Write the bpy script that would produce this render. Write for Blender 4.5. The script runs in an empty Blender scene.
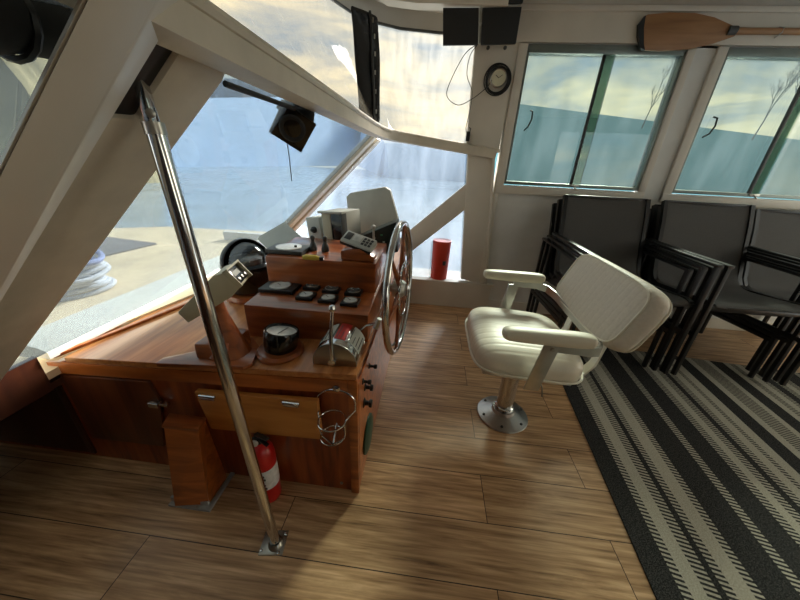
import bpy, bmesh, math, random
from mathutils import Vector, Matrix
random.seed(7)
COL = bpy.context.scene.collection
PI = math.pi

# ---------------------------------------------------------------- survey of the cabin
# sight lines of the surveyed camera, intersected with the real planes of the cabin
FOC = 300.0; CH = 1.25
_y, _p, _r = math.radians(4.9), math.radians(24.4), math.radians(2.83)
FW = Vector((-math.sin(_y)*math.cos(_p), math.cos(_y)*math.cos(_p), -math.sin(_p)))
_r0 = Vector((math.cos(_y), math.sin(_y), 0)); _u0 = _r0.cross(FW)
RT = _r0*math.cos(_r) + _u0*math.sin(_r); UP = RT.cross(FW)
EYE = Vector((0, 0, CH))
def sight(x, y): return FW + RT*((x-400)/FOC) - UP*((y-300)/FOC)
def atY(x, y, Y): d = sight(x, y); return EYE + d*(Y/d.y)
def atX(x, y, X): d = sight(x, y); return EYE + d*(X/d.x)
def atZ(x, y, Z): d = sight(x, y); return EYE + d*((Z-CH)/d.z)
def atP(x, y, P, n):
    d = sight(x, y); P = Vector(P); n = Vector(n); return EYE + d*((P-EYE).dot(n)/d.dot(n))
WN = Vector((1, 0, -.97)).normalized()          # inward normal of the raked windshield
def ws(x, y, off=0): return atP(x, y, Vector((-1.25, 1, .63))+WN*off, WN)
def ctz(x): return .606 + .055*(x+.2)             # counter top height
CN = Vector((-.055, 0, 1))
def ct(x, y): return atP(x, y, (-.2, .8, .606), CN)

# ---------------------------------------------------------------- mesh builder
class MB:
    def __init__(s): s.bm = bmesh.new()
    def box(s, lo, hi, bev=0, rot=None, piv=None, seg=2):
        b = bmesh.new(); bmesh.ops.create_cube(b, size=1)
        lo, hi = Vector(lo), Vector(hi); c = (lo+hi)/2; d = hi-lo
        bmesh.ops.scale(b, vec=[abs(k) for k in d], verts=b.verts)
        if bev: bmesh.ops.bevel(b, geom=b.edges[:], offset=bev, segments=seg, affect='EDGES', profile=.6)
        bmesh.ops.translate(b, vec=c, verts=b.verts)
        if rot is not None: bmesh.ops.rotate(b, cent=piv if piv is not None else c, matrix=rot, verts=b.verts)
        s._add(b); return s
    def _add(s, b):
        me = bpy.data.meshes.new('t'); b.to_mesh(me); b.free(); s.bm.from_mesh(me); bpy.data.meshes.remove(me)
    def prism(s, poly, vec, bev=0):
        b = bmesh.new(); vec = Vector(vec)
        a = [b.verts.new(Vector(p)) for p in poly]; c = [b.verts.new(Vector(p)+vec) for p in poly]
        n = len(poly); b.faces.new(a); b.faces.new(c[::-1])
        for i in range(n): b.faces.new((a[i], c[i], c[(i+1) % n], a[(i+1) % n]))
        bmesh.ops.recalc_face_normals(b, faces=b.faces)
        if bev: bmesh.ops.bevel(b, geom=b.edges[:], offset=bev, segments=2, affect='EDGES', profile=.6)
        s._add(b); return s
    def bar(s, p, q, w, h, bev=0, up=(0, 0, 1)):
        p, q = Vector(p), Vector(q); d = (q-p); L = d.length; d.normalize(); up = Vector(up)
        sx = d.cross(up).normalized(); uz = sx.cross(d)
        M = Matrix((sx, d, uz)).transposed()
        b = bmesh.new(); bmesh.ops.create_cube(b, size=1)
        bmesh.ops.scale(b, vec=(w, L, h), verts=b.verts)
        if bev: bmesh.ops.bevel(b, geom=b.edges[:], offset=bev, segments=2, affect='EDGES', profile=.6)
        bmesh.ops.transform(b, matrix=Matrix.Translation((p+q)/2) @ M.to_4x4(), verts=b.verts)
        s._add(b); return s
    def tube(s, pts, r, n=12, closed=False, cap=True):
        pts = [Vector(p) for p in pts]; N = len(pts); rings = []
        rr = r if isinstance(r, (list, tuple)) else [r]*N
        nrm = None
        for i, p in enumerate(pts):
            if closed: t = (pts[(i+1) % N]-pts[i-1]).normalized()
            else: t = (pts[min(i+1, N-1)]-pts[max(i-1, 0)]).normalized()
            if nrm is None:
                a = Vector((0, 0, 1)) if abs(t.z) < .9 else Vector((1, 0, 0)); nrm = (a-t*a.dot(t)).normalized()
            else: nrm = (nrm-t*nrm.dot(t)).normalized()
            bn = t.cross(nrm)
            rings.append([s.bm.verts.new(p+(nrm*math.cos(2*PI*k/n)+bn*math.sin(2*PI*k/n))*rr[i]) for k in range(n)])
        for i in range(N if closed else N-1):
            A, B = rings[i], rings[(i+1) % N]
            for k in range(n): s.bm.faces.new((A[k], A[(k+1) % n], B[(k+1) % n], B[k]))
        if cap and not closed: s.bm.faces.new(rings[0][::-1]); s.bm.faces.new(rings[-1])
        return s
    def sweep(s, pts, prof, up=(0, 0, 1), closed=False):
        """rectangle/polygon profile [(side,up)] swept along pts"""
        pts = [Vector(p) for p in pts]; N = len(pts); up = Vector(up); rings = []
        for i, p in enumerate(pts):
            t = (pts[(i+1) % N]-pts[i-1]).normalized() if closed else (pts[min(i+1, N-1)]-pts[max(i-1, 0)]).normalized()
            sd = t.cross(up).normalized(); u = sd.cross(t)
            rings.append([s.bm.verts.new(p+sd*a+u*b) for a, b in prof])
        n = len(prof)
        for i in range(N if closed else N-1):
            A, B = rings[i], rings[(i+1) % N]
            for k in range(n): s.bm.faces.new((A[k], A[(k+1) % n], B[(k+1) % n], B[k]))
        if not closed: s.bm.faces.new(rings[0][::-1]); s.bm.faces.new(rings[-1])
        bmesh.ops.recalc_face_normals(s.bm, faces=s.bm.faces)
        return s
    def lathe(s, prof, c=(0, 0, 0), axis=(0, 0, 1), n=32):
        """prof [(r,h)]"""
        ax = Vector(axis).normalized(); q = Vector((0, 0, 1)).rotation_difference(ax); c = Vector(c)
        rings = []
        for r, h in prof:
            if r < 1e-5: rings.append([s.bm.verts.new(c+q @ Vector((0, 0, h)))])
            else: rings.append([s.bm.verts.new(c+q @ Vector((r*math.cos(2*PI*k/n), r*math.sin(2*PI*k/n), h))) for k in range(n)])
        for A, B in zip(rings, rings[1:]):
            for k in range(n):
                k2 = (k+1) % n
                if len(A) == 1 and len(B) == 1: continue
                if len(A) == 1: s.bm.faces.new((A[0], B[k2], B[k]))
                elif len(B) == 1: s.bm.faces.new((A[k], A[k2], B[0]))
                else: s.bm.faces.new((A[k], A[k2], B[k2], B[k]))
        return s
    def grid(s, rows):
        V = [[s.bm.verts.new(Vector(p)) for p in r] for r in rows]
        for a, b in zip(V, V[1:]):
            for k in range(len(a)-1): s.bm.faces.new((a[k], a[k+1], b[k+1], b[k]))
        return s
    def build(s, name, mat, parent=None, smooth=True, sub=0, solid=0, loc=None, recalc=True):
        if recalc: bmesh.ops.recalc_face_normals(s.bm, faces=s.bm.faces)
        me = bpy.data.meshes.new(name)
        base = Vector((0, 0, 0)); pr = parent
        while pr is not None: base += pr.location; pr = pr.parent
        if loc is not None: base = Vector(loc)
        bmesh.ops.translate(s.bm, vec=-base, verts=s.bm.verts)
        s.bm.to_mesh(me); s.bm.free()
        o = bpy.data.objects.new(name, me); COL.objects.link(o)
        me.materials.append(mat)
        if parent is not None: o.parent = parent
        if loc is not None and parent is None: o.location = loc
        if smooth:
            for p in me.polygons: p.use_smooth = True
            me.set_sharp_from_angle(angle=math.radians(35))
        if solid:
            m = o.modifiers.new('solid', 'SOLIDIFY'); m.thickness = solid; m.offset = 0
        if sub:
            m = o.modifiers.new('sub', 'SUBSURF'); m.levels = sub; m.render_levels = sub
        return o
def thing(name, label, cat, loc, group=None):
    o = bpy.data.objects.new(name, None); COL.objects.link(o); o.location = loc; o.empty_display_size = .05
    o['label'] = label; o['category'] = cat
    if group: o['group'] = group
    return o
def tag(o, label, cat, group=None, kind=None):
    o['label'] = label; o['category'] = cat
    if group: o['group'] = group
    if kind: o['kind'] = kind
    return o
def struct(o): o['kind'] = 'structure'; return o
def copy_thing(root, loc, label):
    r = root.copy(); COL.objects.link(r); r.location = loc; r['label'] = label
    for ch in root.children:
        c = ch.copy(); COL.objects.link(c); c.parent = r
        for g in ch.children:
            d = g.copy(); COL.objects.link(d); d.parent = c
    return r
def RX(a): return Matrix.Rotation(math.radians(a), 3, 'X')
def RY(a): return Matrix.Rotation(math.radians(a), 3, 'Y')
def RZ(a): return Matrix.Rotation(math.radians(a), 3, 'Z')

# ---------------------------------------------------------------- materials
def srgb(r, g, b):
    f = lambda c: (c/255/12.92) if c/255 <= .04045 else ((c/255+.055)/1.055)**2.4
    return (f(r), f(g), f(b), 1)
def new(name):
    m = bpy.data.materials.new(name); m.use_nodes = True
    nt = m.node_tree; return m, nt, nt.nodes['Principled BSDF']
def N(nt, t, **k):
    n = nt.nodes.new(t)
    for a, b in k.items(): setattr(n, a, b)
    return n
def plain(name, col, rough=.5, metal=0, var=.06, scale=12, bump=0, spec=.5, coat=0):
    m, nt, b = new(name)
    c = srgb(*col)
    tc = N(nt, 'ShaderNodeTexCoord'); no = N(nt, 'ShaderNodeTexNoise'); no.inputs['Scale'].default_value = scale; no.inputs['Detail'].default_value = 5
    nt.links.new(tc.outputs['Object'], no.inputs['Vector'])
    cr = N(nt, 'ShaderNodeValToRGB'); cr.color_ramp.elements[0].position = .3; cr.color_ramp.elements[1].position = .7
    cr.color_ramp.elements[0].color = [x*(1-var) for x in c[:3]]+[1]; cr.color_ramp.elements[1].color = [min(1, x*(1+var)) for x in c[:3]]+[1]
    nt.links.new(no.outputs['Fac'], cr.inputs['Fac']); nt.links.new(cr.outputs['Color'], b.inputs['Base Color'])
    b.inputs['Roughness'].default_value = rough; b.inputs['Metallic'].default_value = metal
    b.inputs['Specular IOR Level'].default_value = spec; b.inputs['Coat Weight'].default_value = coat
    if bump:
        bp = N(nt, 'ShaderNodeBump'); bp.inputs['Strength'].default_value = bump; bp.inputs['Distance'].default_value = .004
        nt.links.new(no.outputs['Fac'], bp.inputs['Height']); nt.links.new(bp.outputs['Normal'], b.inputs['Normal'])
    return m
def wood(name, c1, c2, c3, stretch=(2, 30, 30), rough=.35, coat=.3, scale=1.0, bump=.1):
    m, nt, b = new(name)
    tc = N(nt, 'ShaderNodeTexCoord'); mp = N(nt, 'ShaderNodeMapping'); mp.inputs['Scale'].default_value = stretch
    nt.links.new(tc.outputs['Object'], mp.inputs['Vector'])
    no = N(nt, 'ShaderNodeTexNoise'); no.inputs['Scale'].default_value = scale; no.inputs['Detail'].default_value = 8; no.inputs['Distortion'].default_value = .6
    nt.links.new(mp.outputs['Vector'], no.inputs['Vector'])
    cr = N(nt, 'ShaderNodeValToRGB'); e = cr.color_ramp.elements
    e[0].position = .3; e[0].color = srgb(*c1); e[1].position = .72; e[1].color = srgb(*c3); k = e.new(.5); k.color = srgb(*c2)
    nt.links.new(no.outputs['Fac'], cr.inputs['Fac']); nt.links.new(cr.outputs['Color'], b.inputs['Base Color'])
    b.inputs['Roughness'].default_value = rough; b.inputs['Coat Weight'].default_value = coat; b.inputs['Coat Roughness'].default_value = .15
    bp = N(nt, 'ShaderNodeBump'); bp.inputs['Strength'].default_value = bump; bp.inputs['Distance'].default_value = .002
    nt.links.new(no.outputs['Fac'], bp.inputs['Height']); nt.links.new(bp.outputs['Normal'], b.inputs['Normal'])
    return m
def glass(name, tint, haze=.0, hazecol=(200, 215, 230), gloss=.06, streak=8):
    """thin pane: clear with a tint, a mirror share and a streaky translucent haze"""
    m, nt, b = new(name); nt.nodes.remove(b); out = nt.nodes['Material Output']
    tr = N(nt, 'ShaderNodeBsdfTransparent'); tr.inputs['Color'].default_value = tint
    gl = N(nt, 'ShaderNodeBsdfGlossy'); gl.inputs['Roughness'].default_value = .02
    mx = N(nt, 'ShaderNodeMixShader'); mx.inputs['Fac'].default_value = gloss
    nt.links.new(tr.outputs[0], mx.inputs[1]); nt.links.new(gl.outputs[0], mx.inputs[2])
    last = mx
    if haze:
        tl = N(nt, 'ShaderNodeBsdfTranslucent'); tl.inputs['Color'].default_value = srgb(*hazecol)
        tc = N(nt, 'ShaderNodeTexCoord'); mp = N(nt, 'ShaderNodeMapping'); mp.inputs['Scale'].default_value = (streak, streak, streak*.25)
        no = N(nt, 'ShaderNodeTexNoise'); no.inputs['Scale'].default_value = 1; no.inputs['Detail'].default_value = 6
        nt.links.new(tc.outputs['Object'], mp.inputs['Vector']); nt.links.new(mp.outputs['Vector'], no.inputs['Vector'])
        ma = N(nt, 'ShaderNodeMapRange'); ma.inputs['From Min'].default_value = .3; ma.inputs['From Max'].default_value = .7
        ma.inputs['To Min'].default_value = haze*.5; ma.inputs['To Max'].default_value = haze*1.4
        nt.links.new(no.outputs['Fac'], ma.inputs['Value'])
        m2 = N(nt, 'ShaderNodeMixShader'); nt.links.new(ma.outputs[0], m2.inputs['Fac'])
        nt.links.new(last.outputs[0], m2.inputs[1]); nt.links.new(tl.outputs[0], m2.inputs[2]); last = m2
    nt.links.new(last.outputs[0], out.inputs['Surface'])
    return m
def floor_mat():
    m, nt, b = new('vinyl_plank')
    tc = N(nt, 'ShaderNodeTexCoord'); mp = N(nt, 'ShaderNodeMapping'); mp.inputs['Location'].default_value = (.45, .063, 0)
    nt.links.new(tc.outputs['Object'], mp.inputs['Vector'])
    br = N(nt, 'ShaderNodeTexBrick'); br.offset = .37; br.inputs['Scale'].default_value = 1
    br.inputs['Brick Width'].default_value = 1.22; br.inputs['Row Height'].default_value = .2; br.inputs['Mortar Size'].default_value = .0016
    br.inputs['Color1'].default_value = (0, 0, 0, 1); br.inputs['Color2'].default_value = (1, 1, 1, 1); br.inputs['Mortar'].default_value = (.5, .5, .5, 1)
    nt.links.new(mp.outputs['Vector'], br.inputs['Vector'])
    # grain: stretched along the planks, shifted from plank to plank
    ml = N(nt, 'ShaderNodeVectorMath', operation='MULTIPLY'); ml.inputs[1].default_value = (3.1, 1.7, 5.3)
    nt.links.new(br.outputs['Color'], ml.inputs[0])
    ad = N(nt, 'ShaderNodeVectorMath', operation='ADD'); nt.links.new(mp.outputs['Vector'], ad.inputs[0]); nt.links.new(ml.outputs[0], ad.inputs[1])
    m2 = N(nt, 'ShaderNodeMapping'); m2.inputs['Scale'].default_value = (1.5, 15, 1); nt.links.new(ad.outputs[0], m2.inputs['Vector'])
    no = N(nt, 'ShaderNodeTexNoise'); no.inputs['Scale'].default_value = 1.6; no.inputs['Detail'].default_value = 9; no.inputs['Roughness'].default_value = .62; no.inputs['Distortion'].default_value = 1.4
    nt.links.new(m2.outputs[0], no.inputs['Vector'])
    m3 = N(nt, 'ShaderNodeMapping'); m3.inputs['Scale'].default_value = (3.5, 90, 1); nt.links.new(ad.outputs[0], m3.inputs['Vector'])
    n2 = N(nt, 'ShaderNodeTexNoise'); n2.inputs['Scale'].default_value = 1; n2.inputs['Detail'].default_value = 4; nt.links.new(m3.outputs[0], n2.inputs['Vector'])
    mxv = N(nt, 'ShaderNodeMath', operation='MULTIPLY_ADD'); mxv.inputs[1].default_value = .5; nt.links.new(n2.outputs['Fac'], mxv.inputs[0])
    s2 = N(nt, 'ShaderNodeMath', operation='MULTIPLY'); s2.inputs[1].default_value = .5; nt.links.new(no.outputs['Fac'], s2.inputs[0]); nt.links.new(s2.outputs[0], mxv.inputs[2])
    cr = N(nt, 'ShaderNodeValToRGB'); e = cr.color_ramp.elements
    e[0].position = .32; e[0].color = srgb(112, 84, 58); e[1].position = .68; e[1].color = srgb(236, 200, 156)
    k = e.new(.43); k.color = srgb(168, 131, 92); k = e.new(.54); k.color = srgb(202, 163, 120)
    nt.links.new(mxv.outputs[0], cr.inputs['Fac'])
    tint = N(nt, 'ShaderNodeMixRGB', blend_type='MULTIPLY'); tint.inputs['Fac'].default_value = .35
    cr2 = N(nt, 'ShaderNodeValToRGB'); cr2.color_ramp.elements[0].color = (.62, .6, .6, 1); cr2.color_ramp.elements[1].color = (1.05, 1, .98, 1)
    nt.links.new(br.outputs['Color'], cr2.inputs['Fac']); nt.links.new(cr.outputs['Color'], tint.inputs['Color1']); nt.links.new(cr2.outputs['Color'], tint.inputs['Color2'])
    mo = N(nt, 'ShaderNodeMixRGB'); mo.inputs['Color2'].default_value = srgb(52, 34, 22)
    nt.links.new(br.outputs['Fac'], mo.inputs['Fac']); nt.links.new(tint.outputs['Color'], mo.inputs['Color1'])
    nt.links.new(mo.outputs['Color'], b.inputs['Base Color'])
    b.inputs['Roughness'].default_value = .36; b.inputs['Specular IOR Level'].default_value = .45
    bp = N(nt, 'ShaderNodeBump'); bp.inputs['Strength'].default_value = .12; bp.inputs['Distance'].default_value = .002
    nt.links.new(mxv.outputs[0], bp.inputs['Height']); nt.links.new(bp.outputs['Normal'], b.inputs['Normal'])
    return m
def rug_mat():
    """flat-woven stripes: dark, light and saw-toothed bands, by the distance from the left edge"""
    m, nt, b = new('rug_weave')
    tc = N(nt, 'ShaderNodeTexCoord'); sp = N(nt, 'ShaderNodeSeparateXYZ'); nt.links.new(tc.outputs['Object'], sp.inputs[0])
    # 0 dark, .5 toothed, 1 light
    S = [(0, 0), (.089, .5), (.121, 1), (.168, .5), (.211, 0), (.236, .5), (.268, 1), (.326, .5), (.359, 0), (.484, .5), (.52, 0),
         (.626, .5), (.665, 1), (.705, .5), (.745, 0), (.775, .5), (.81, 1), (.855, .5), (.881, 1), (.933, 0), (1.019, 1), (1.062, .5), (1.149, 1), (1.187, 0)]
    S2 = S + [(1.27, 1), (1.31, .5), (1.35, 1), (1.39, .5), (1.42, 0), (1.47, .5), (1.51, 1), (1.55, .5), (1.59, 0), (1.70, .5), (1.74, 0), (1.84, .5), (1.88, 1), (1.92, .5), (1.96, 0)]
    W = 2.0
    def ramp(sel):
        cur = None; pieces = []
        for s_, v in sel: pieces.append((s_/W, v))
        return pieces
    def make_ramp(seg, lo, hi):
        cr = N(nt, 'ShaderNodeValToRGB'); cr.color_ramp.interpolation = 'CONSTANT'; e = cr.color_ramp.elements
        seg = [(a, v) for a, v in seg if lo <= a < hi]
        e[0].position = 0; e[0].color = (seg[0][1],)*3+(1,)
        e[1].position = max(.0001, (seg[1][0]-lo)/(hi-lo)); e[1].color = (seg[1][1],)*3+(1,)
        for a, v in seg[2:]:
            k = e.new((a-lo)/(hi-lo)); k.color = (v, v, v, 1)
        return cr
    wob = N(nt, 'ShaderNodeTexNoise'); wob.inputs['Scale'].default_value = 60; nt.links.new(tc.outputs['Object'], wob.inputs['Vector'])
    wa = N(nt, 'ShaderNodeMath', operation='MULTIPLY_ADD'); wa.inputs[1].default_value = .003; nt.links.new(wob.outputs['Fac'], wa.inputs[0]); nt.links.new(sp.outputs['X'], wa.inputs[2])
    parts = []
    for lo, hi in ((0, 1.0), (1.0, 2.0)):
        lo_eff = lo; seg = S2
        sg = [(a, v) for a, v in seg if lo <= a < hi]
        if lo == 1.0: sg = [(1.0, 0)] + sg
        cr = N(nt, 'ShaderNodeValToRGB'); cr.color_ramp.interpolation = 'CONSTANT'; e = cr.color_ramp.elements
        e[0].position = 0; e[0].color = (sg[0][1],)*3+(1,); e[1].position = sg[1][0]-lo; e[1].color = (sg[1][1],)*3+(1,)
        for a, v in sg[2:]:
            k = e.new(a-lo); k.color = (v, v, v, 1)
        sb = N(nt, 'ShaderNodeMath', operation='SUBTRACT'); sb.inputs[1].default_value = lo; nt.links.new(wa.outputs[0], sb.inputs[0]); nt.links.new(sb.outputs[0], cr.inputs['Fac'])
        parts.append(cr)
    gt = N(nt, 'ShaderNodeMath', operation='GREATER_THAN'); gt.inputs[1].default_value = 1.0; nt.links.new(wa.outputs[0], gt.inputs[0])
    mx = N(nt, 'ShaderNodeMixRGB'); nt.links.new(gt.outputs[0], mx.inputs['Fac']); nt.links.new(parts[0].outputs['Color'], mx.inputs['Color1']); nt.links.new(parts[1].outputs['Color'], mx.inputs['Color2'])
    # teeth across the stripe: period 9 mm along the length with a slant
    ty = N(nt, 'ShaderNodeMath', operation='MULTIPLY'); ty.inputs[1].default_value = 2*PI/.0160; nt.links.new(sp.outputs['Y'], ty.inputs[0])
    tx = N(nt, 'ShaderNodeMath', operation='MULTIPLY'); tx.inputs[1].default_value = 45; nt.links.new(sp.outputs['X'], tx.inputs[0])
    ta = N(nt, 'ShaderNodeMath', operation='ADD'); nt.links.new(ty.outputs[0], ta.inputs[0]); nt.links.new(tx.outputs[0], ta.inputs[1])
    sn = N(nt, 'ShaderNodeMath', operation='SINE'); nt.links.new(ta.outputs[0], sn.inputs[0])
    st = N(nt, 'ShaderNodeMath', operation='GREATER_THAN'); st.inputs[1].default_value = 0; nt.links.new(sn.outputs[0], st.inputs[0])
    # level = light if v>.75, teeth if .25<v<.75
    g1 = N(nt, 'ShaderNodeMath', operation='GREATER_THAN'); g1.inputs[1].default_value = .75; nt.links.new(mx.outputs['Color'], g1.inputs[0])
    g2 = N(nt, 'ShaderNodeMath', operation='GREATER_THAN'); g2.inputs[1].default_value = .25; nt.links.new(mx.outputs['Color'], g2.inputs[0])
    mu = N(nt, 'ShaderNodeMath', operation='MULTIPLY'); nt.links.new(g2.outputs[0], mu.inputs[0]); nt.links.new(st.outputs[0], mu.inputs[1])
    mm = N(nt, 'ShaderNodeMath', operation='MAXIMUM'); nt.links.new(mu.outputs[0], mm.inputs[0]); nt.links.new(g1.outputs[0], mm.inputs[1])
    # flecks in the dark bands
    fl = N(nt, 'ShaderNodeTexNoise'); fl.inputs['Scale'].default_value = 260; nt.links.new(tc.outputs['Object'], fl.inputs['Vector'])
    dr = N(nt, 'ShaderNodeValToRGB'); dr.color_ramp.elements[0].position = .42; dr.color_ramp.elements[0].color = srgb(30, 30, 31); dr.color_ramp.elements[1].position = .75; dr.color_ramp.elements[1].color = srgb(84, 84, 82)
    nt.links.new(fl.outputs['Fac'], dr.inputs['Fac'])
    lr = N(nt, 'ShaderNodeValToRGB'); lr.color_ramp.elements[0].position = .3; lr.color_ramp.elements[0].color = srgb(158, 154, 140); lr.color_ramp.elements[1].position = .7; lr.color_ramp.elements[1].color = srgb(198, 194, 178)
    nt.links.new(fl.outputs['Fac'], lr.inputs['Fac'])
    fm = N(nt, 'ShaderNodeMixRGB'); nt.links.new(mm.outputs[0], fm.inputs['Fac']); nt.links.new(dr.outputs['Color'], fm.inputs['Color1']); nt.links.new(lr.outputs['Color'], fm.inputs['Color2'])
    nt.links.new(fm.outputs['Color'], b.inputs['Base Color']); b.inputs['Roughness'].default_value = .9; b.inputs['Specular IOR Level'].default_value = .15
    bp = N(nt, 'ShaderNodeBump'); bp.inputs['Strength'].default_value = .3; bp.inputs['Distance'].default_value = .003
    nt.links.new(fl.outputs['Fac'], bp.inputs['Height']); nt.links.new(bp.outputs['Normal'], b.inputs['Normal'])
    return m

M = {}
M['paint'] = plain('white_paint', (206, 200, 188), .4, var=.04, scale=6, bump=.15)
M['paintold'] = plain('weathered_white_paint', (196, 188, 172), .5, var=.10, scale=9, bump=.5)
M['liner'] = plain('grey_wall_liner', (212, 212, 208), .55, var=.03)
M['ceil'] = plain('ceiling_white', (186, 182, 174), .6, var=.02)
M['sill'] = plain('white_sill', (232, 230, 220), .35, var=.04)
M['cream'] = plain('cream_sill', (222, 205, 165), .45, var=.06)
M['teak'] = wood('varnished_teak', (126, 62, 22), (168, 90, 34), (200, 114, 50), (2.5, 26, 26))
M['teaktop'] = wood('varnished_counter', (150, 88, 42), (184, 116, 62), (206, 142, 84), (26, 2.5, 26), rough=.3)
M['mahog'] = wood('varnished_mahogany', (104, 44, 15), (144, 66, 24), (170, 86, 34), (26, 26, 2.5), rough=.35)
M['mahogx'] = wood('varnished_mahogany_dash', (104, 50, 22), (146, 76, 36), (172, 98, 50), (3, 26, 26), rough=.28, coat=.6)
M['honey'] = wood('honey_pine', (168, 104, 44), (196, 128, 58), (214, 150, 76), (2.5, 22, 22), rough=.4)
M['darkwood'] = wood('dark_locker_wood', (44, 22, 14), (58, 28, 17), (70, 36, 20), (20, 20, 2))
M['chrome'] = plain('polished_steel', (205, 205, 205), .12, 1, var=.05)
M['steel'] = plain('brushed_steel', (170, 168, 162), .3, 1, var=.08, scale=20)
M['alu'] = plain('cast_aluminium', (190, 190, 188), .35, 1, var=.12, scale=14)
M['aluframe'] = plain('aluminium_frame', (120, 128, 124), .4, .6)
M['black'] = plain('black_plastic', (22, 22, 23), .4)
M['blackgloss'] = plain('black_gloss', (12, 12, 13), .15, coat=.3)
M['blackmatte'] = plain('black_matte', (26, 28, 30), .7, bump=.2, scale=60)
def rib(m, axis, per):
    nt = m.node_tree; tc = N(nt, 'ShaderNodeTexCoord'); sx = N(nt, 'ShaderNodeSeparateXYZ'); nt.links.new(tc.outputs['Object'], sx.inputs[0])
    mu = N(nt, 'ShaderNodeMath', operation='MULTIPLY'); mu.inputs[1].default_value = 2*PI/per; nt.links.new(sx.outputs[axis], mu.inputs[0])
    sn = N(nt, 'ShaderNodeMath', operation='SINE'); nt.links.new(mu.outputs[0], sn.inputs[0])
    ab = N(nt, 'ShaderNodeMath', operation='POWER'); ab.inputs[1].default_value = 8; nt.links.new(sn.outputs[0], ab.inputs[0])
    bp = N(nt, 'ShaderNodeBump'); bp.invert = True; bp.inputs['Strength'].default_value = .22; bp.inputs['Distance'].default_value = .004
    nt.links.new(ab.outputs[0], bp.inputs['Height'])
    b = nt.nodes['Principled BSDF']
    if b.inputs['Normal'].links: nt.links.new(b.inputs['Normal'].links[0].from_socket, bp.inputs['Normal'])
    nt.links.new(bp.outputs['Normal'], b.inputs['Normal']); return m
M['seatrib'] = rib(plain('ribbed_seat_vinyl', (226, 218, 200), .42, var=.05, scale=14, bump=.25), 'Y', .09)
M['rubber'] = plain('black_rubber', (18, 18, 18), .6)
M['vinylseat'] = plain('white_seat_vinyl', (226, 220, 200), .42, var=.05, scale=14, bump=.25)
M['backvinyl'] = plain('textured_seat_vinyl', (212, 204, 190), .55, var=.05, scale=90, bump=.3)
M['backvinyl'] = rib(M['backvinyl'], 'Y', .07)
M['piping'] = plain('cream_piping', (228, 224, 208), .4)
M['sling'] = plain('grey_sling_mesh', (74, 72, 70), .75, var=.18, scale=220, bump=.3)
M['frame'] = plain('black_frame', (24, 24, 25), .33, var=.1)
M['red'] = plain('red_enamel', (196, 22, 22), .3, coat=.4)
M['redcan'] = plain('red_fabric_can', (200, 58, 38), .55, var=.06)
M['label'] = plain('paper_label', (222, 222, 220), .5, var=.15, scale=60)
M['beige'] = plain('beige_plastic', (188, 182, 156), .45)
M['palegrey'] = plain('pale_grey_plastic', (186, 188, 180), .5)
M['dial'] = plain('dial_face', (206, 208, 204), .3, var=.18, scale=40, coat=.5)
M['dialdark'] = plain('dark_dial_face', (92, 98, 98), .2, var=.3, scale=40, coat=.5)
M['yellow'] = plain('yellow_plastic', (206, 178, 66), .4)
M['green'] = plain('green_cover', (22, 58, 42), .4)
M['darkgreen'] = plain('circuit_green', (16, 34, 30), .4, var=.4, scale=60)
M['flange'] = plain('grey_painted_flange', (158, 160, 158), .5)
M['strap'] = plain('black_vinyl_strap', (20, 21, 25), .25, var=.3, scale=20, bump=.6)
M['paddle'] = wood('paddle_wood', (132, 92, 56), (150, 108, 68), (164, 120, 80), (2, 22, 22), rough=.5, coat=.1)
M['cable'] = plain('black_cable', (18, 18, 20), .4)
M['grey'] = plain('dark_grey_plastic', (58, 60, 60), .45)
M['glass_green'] = glass('green_tinted_glass', (.41, .445, .42, 1), haze=.03, gloss=.04)
M['glass_ws'] = glass('windshield_glass', (.43, .47, .50, 1), haze=.10, hazecol=(200, 212, 228), gloss=.05, streak=3)
M['glass_side'] = glass('side_glass', (.42, .45, .48, 1), haze=.10, hazecol=(205, 214, 230), gloss=.04)
M['glass_edge'] = glass('green_glass_edge', (.80, .90, .83, 1), haze=.12, hazecol=(150, 200, 170), gloss=.05)
M['vinyl'] = glass('clear_vinyl', (.24, .235, .23, 1), haze=.07, hazecol=(236, 232, 224), gloss=.015, streak=18)
M['dialglass'] = glass('dial_glass', (.96, .96, .96, 1), gloss=.16)
M['floor'] = floor_mat(); M['rug'] = rug_mat()
M['foredeck'] = plain('nonskid_deck', (226, 206, 172), .8, var=.16, scale=3, bump=.4)
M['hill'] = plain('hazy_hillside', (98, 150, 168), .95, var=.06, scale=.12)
M['reflection'] = plain('reflection_ridge', (176, 160, 118), .95, var=.35, scale=.25)  # tan colour standing in for a reflection in the left pane
M['mount'] = plain('far_mountain', (70, 84, 104), .95, var=.55, scale=.5)
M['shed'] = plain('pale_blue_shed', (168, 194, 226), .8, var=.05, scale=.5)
M['water'] = plain('water', (140, 160, 178), .2, var=.25, scale=.8, bump=.3)
M['dock'] = plain('dock_boards', (176, 150, 116), .8, var=.2, scale=2)

# ================================================================ THE CABIN
WY = 2.72                                                        # starboard wall
o = MB().box((-2.3, -1.8, -.06), (4.2, 2.9, 0)).build('floor', M['floor'], smooth=False); struct(o)
# ledge (side-deck step) along the starboard side, forward of the window wall
o = MB().box((-.22, 2.69, 0), (.62, 2.80, .243), .004).box((-.22, 2.68, .243), (.64, 3.02, .262), .004).build('trim_1', M['paint']); struct(o)
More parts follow.
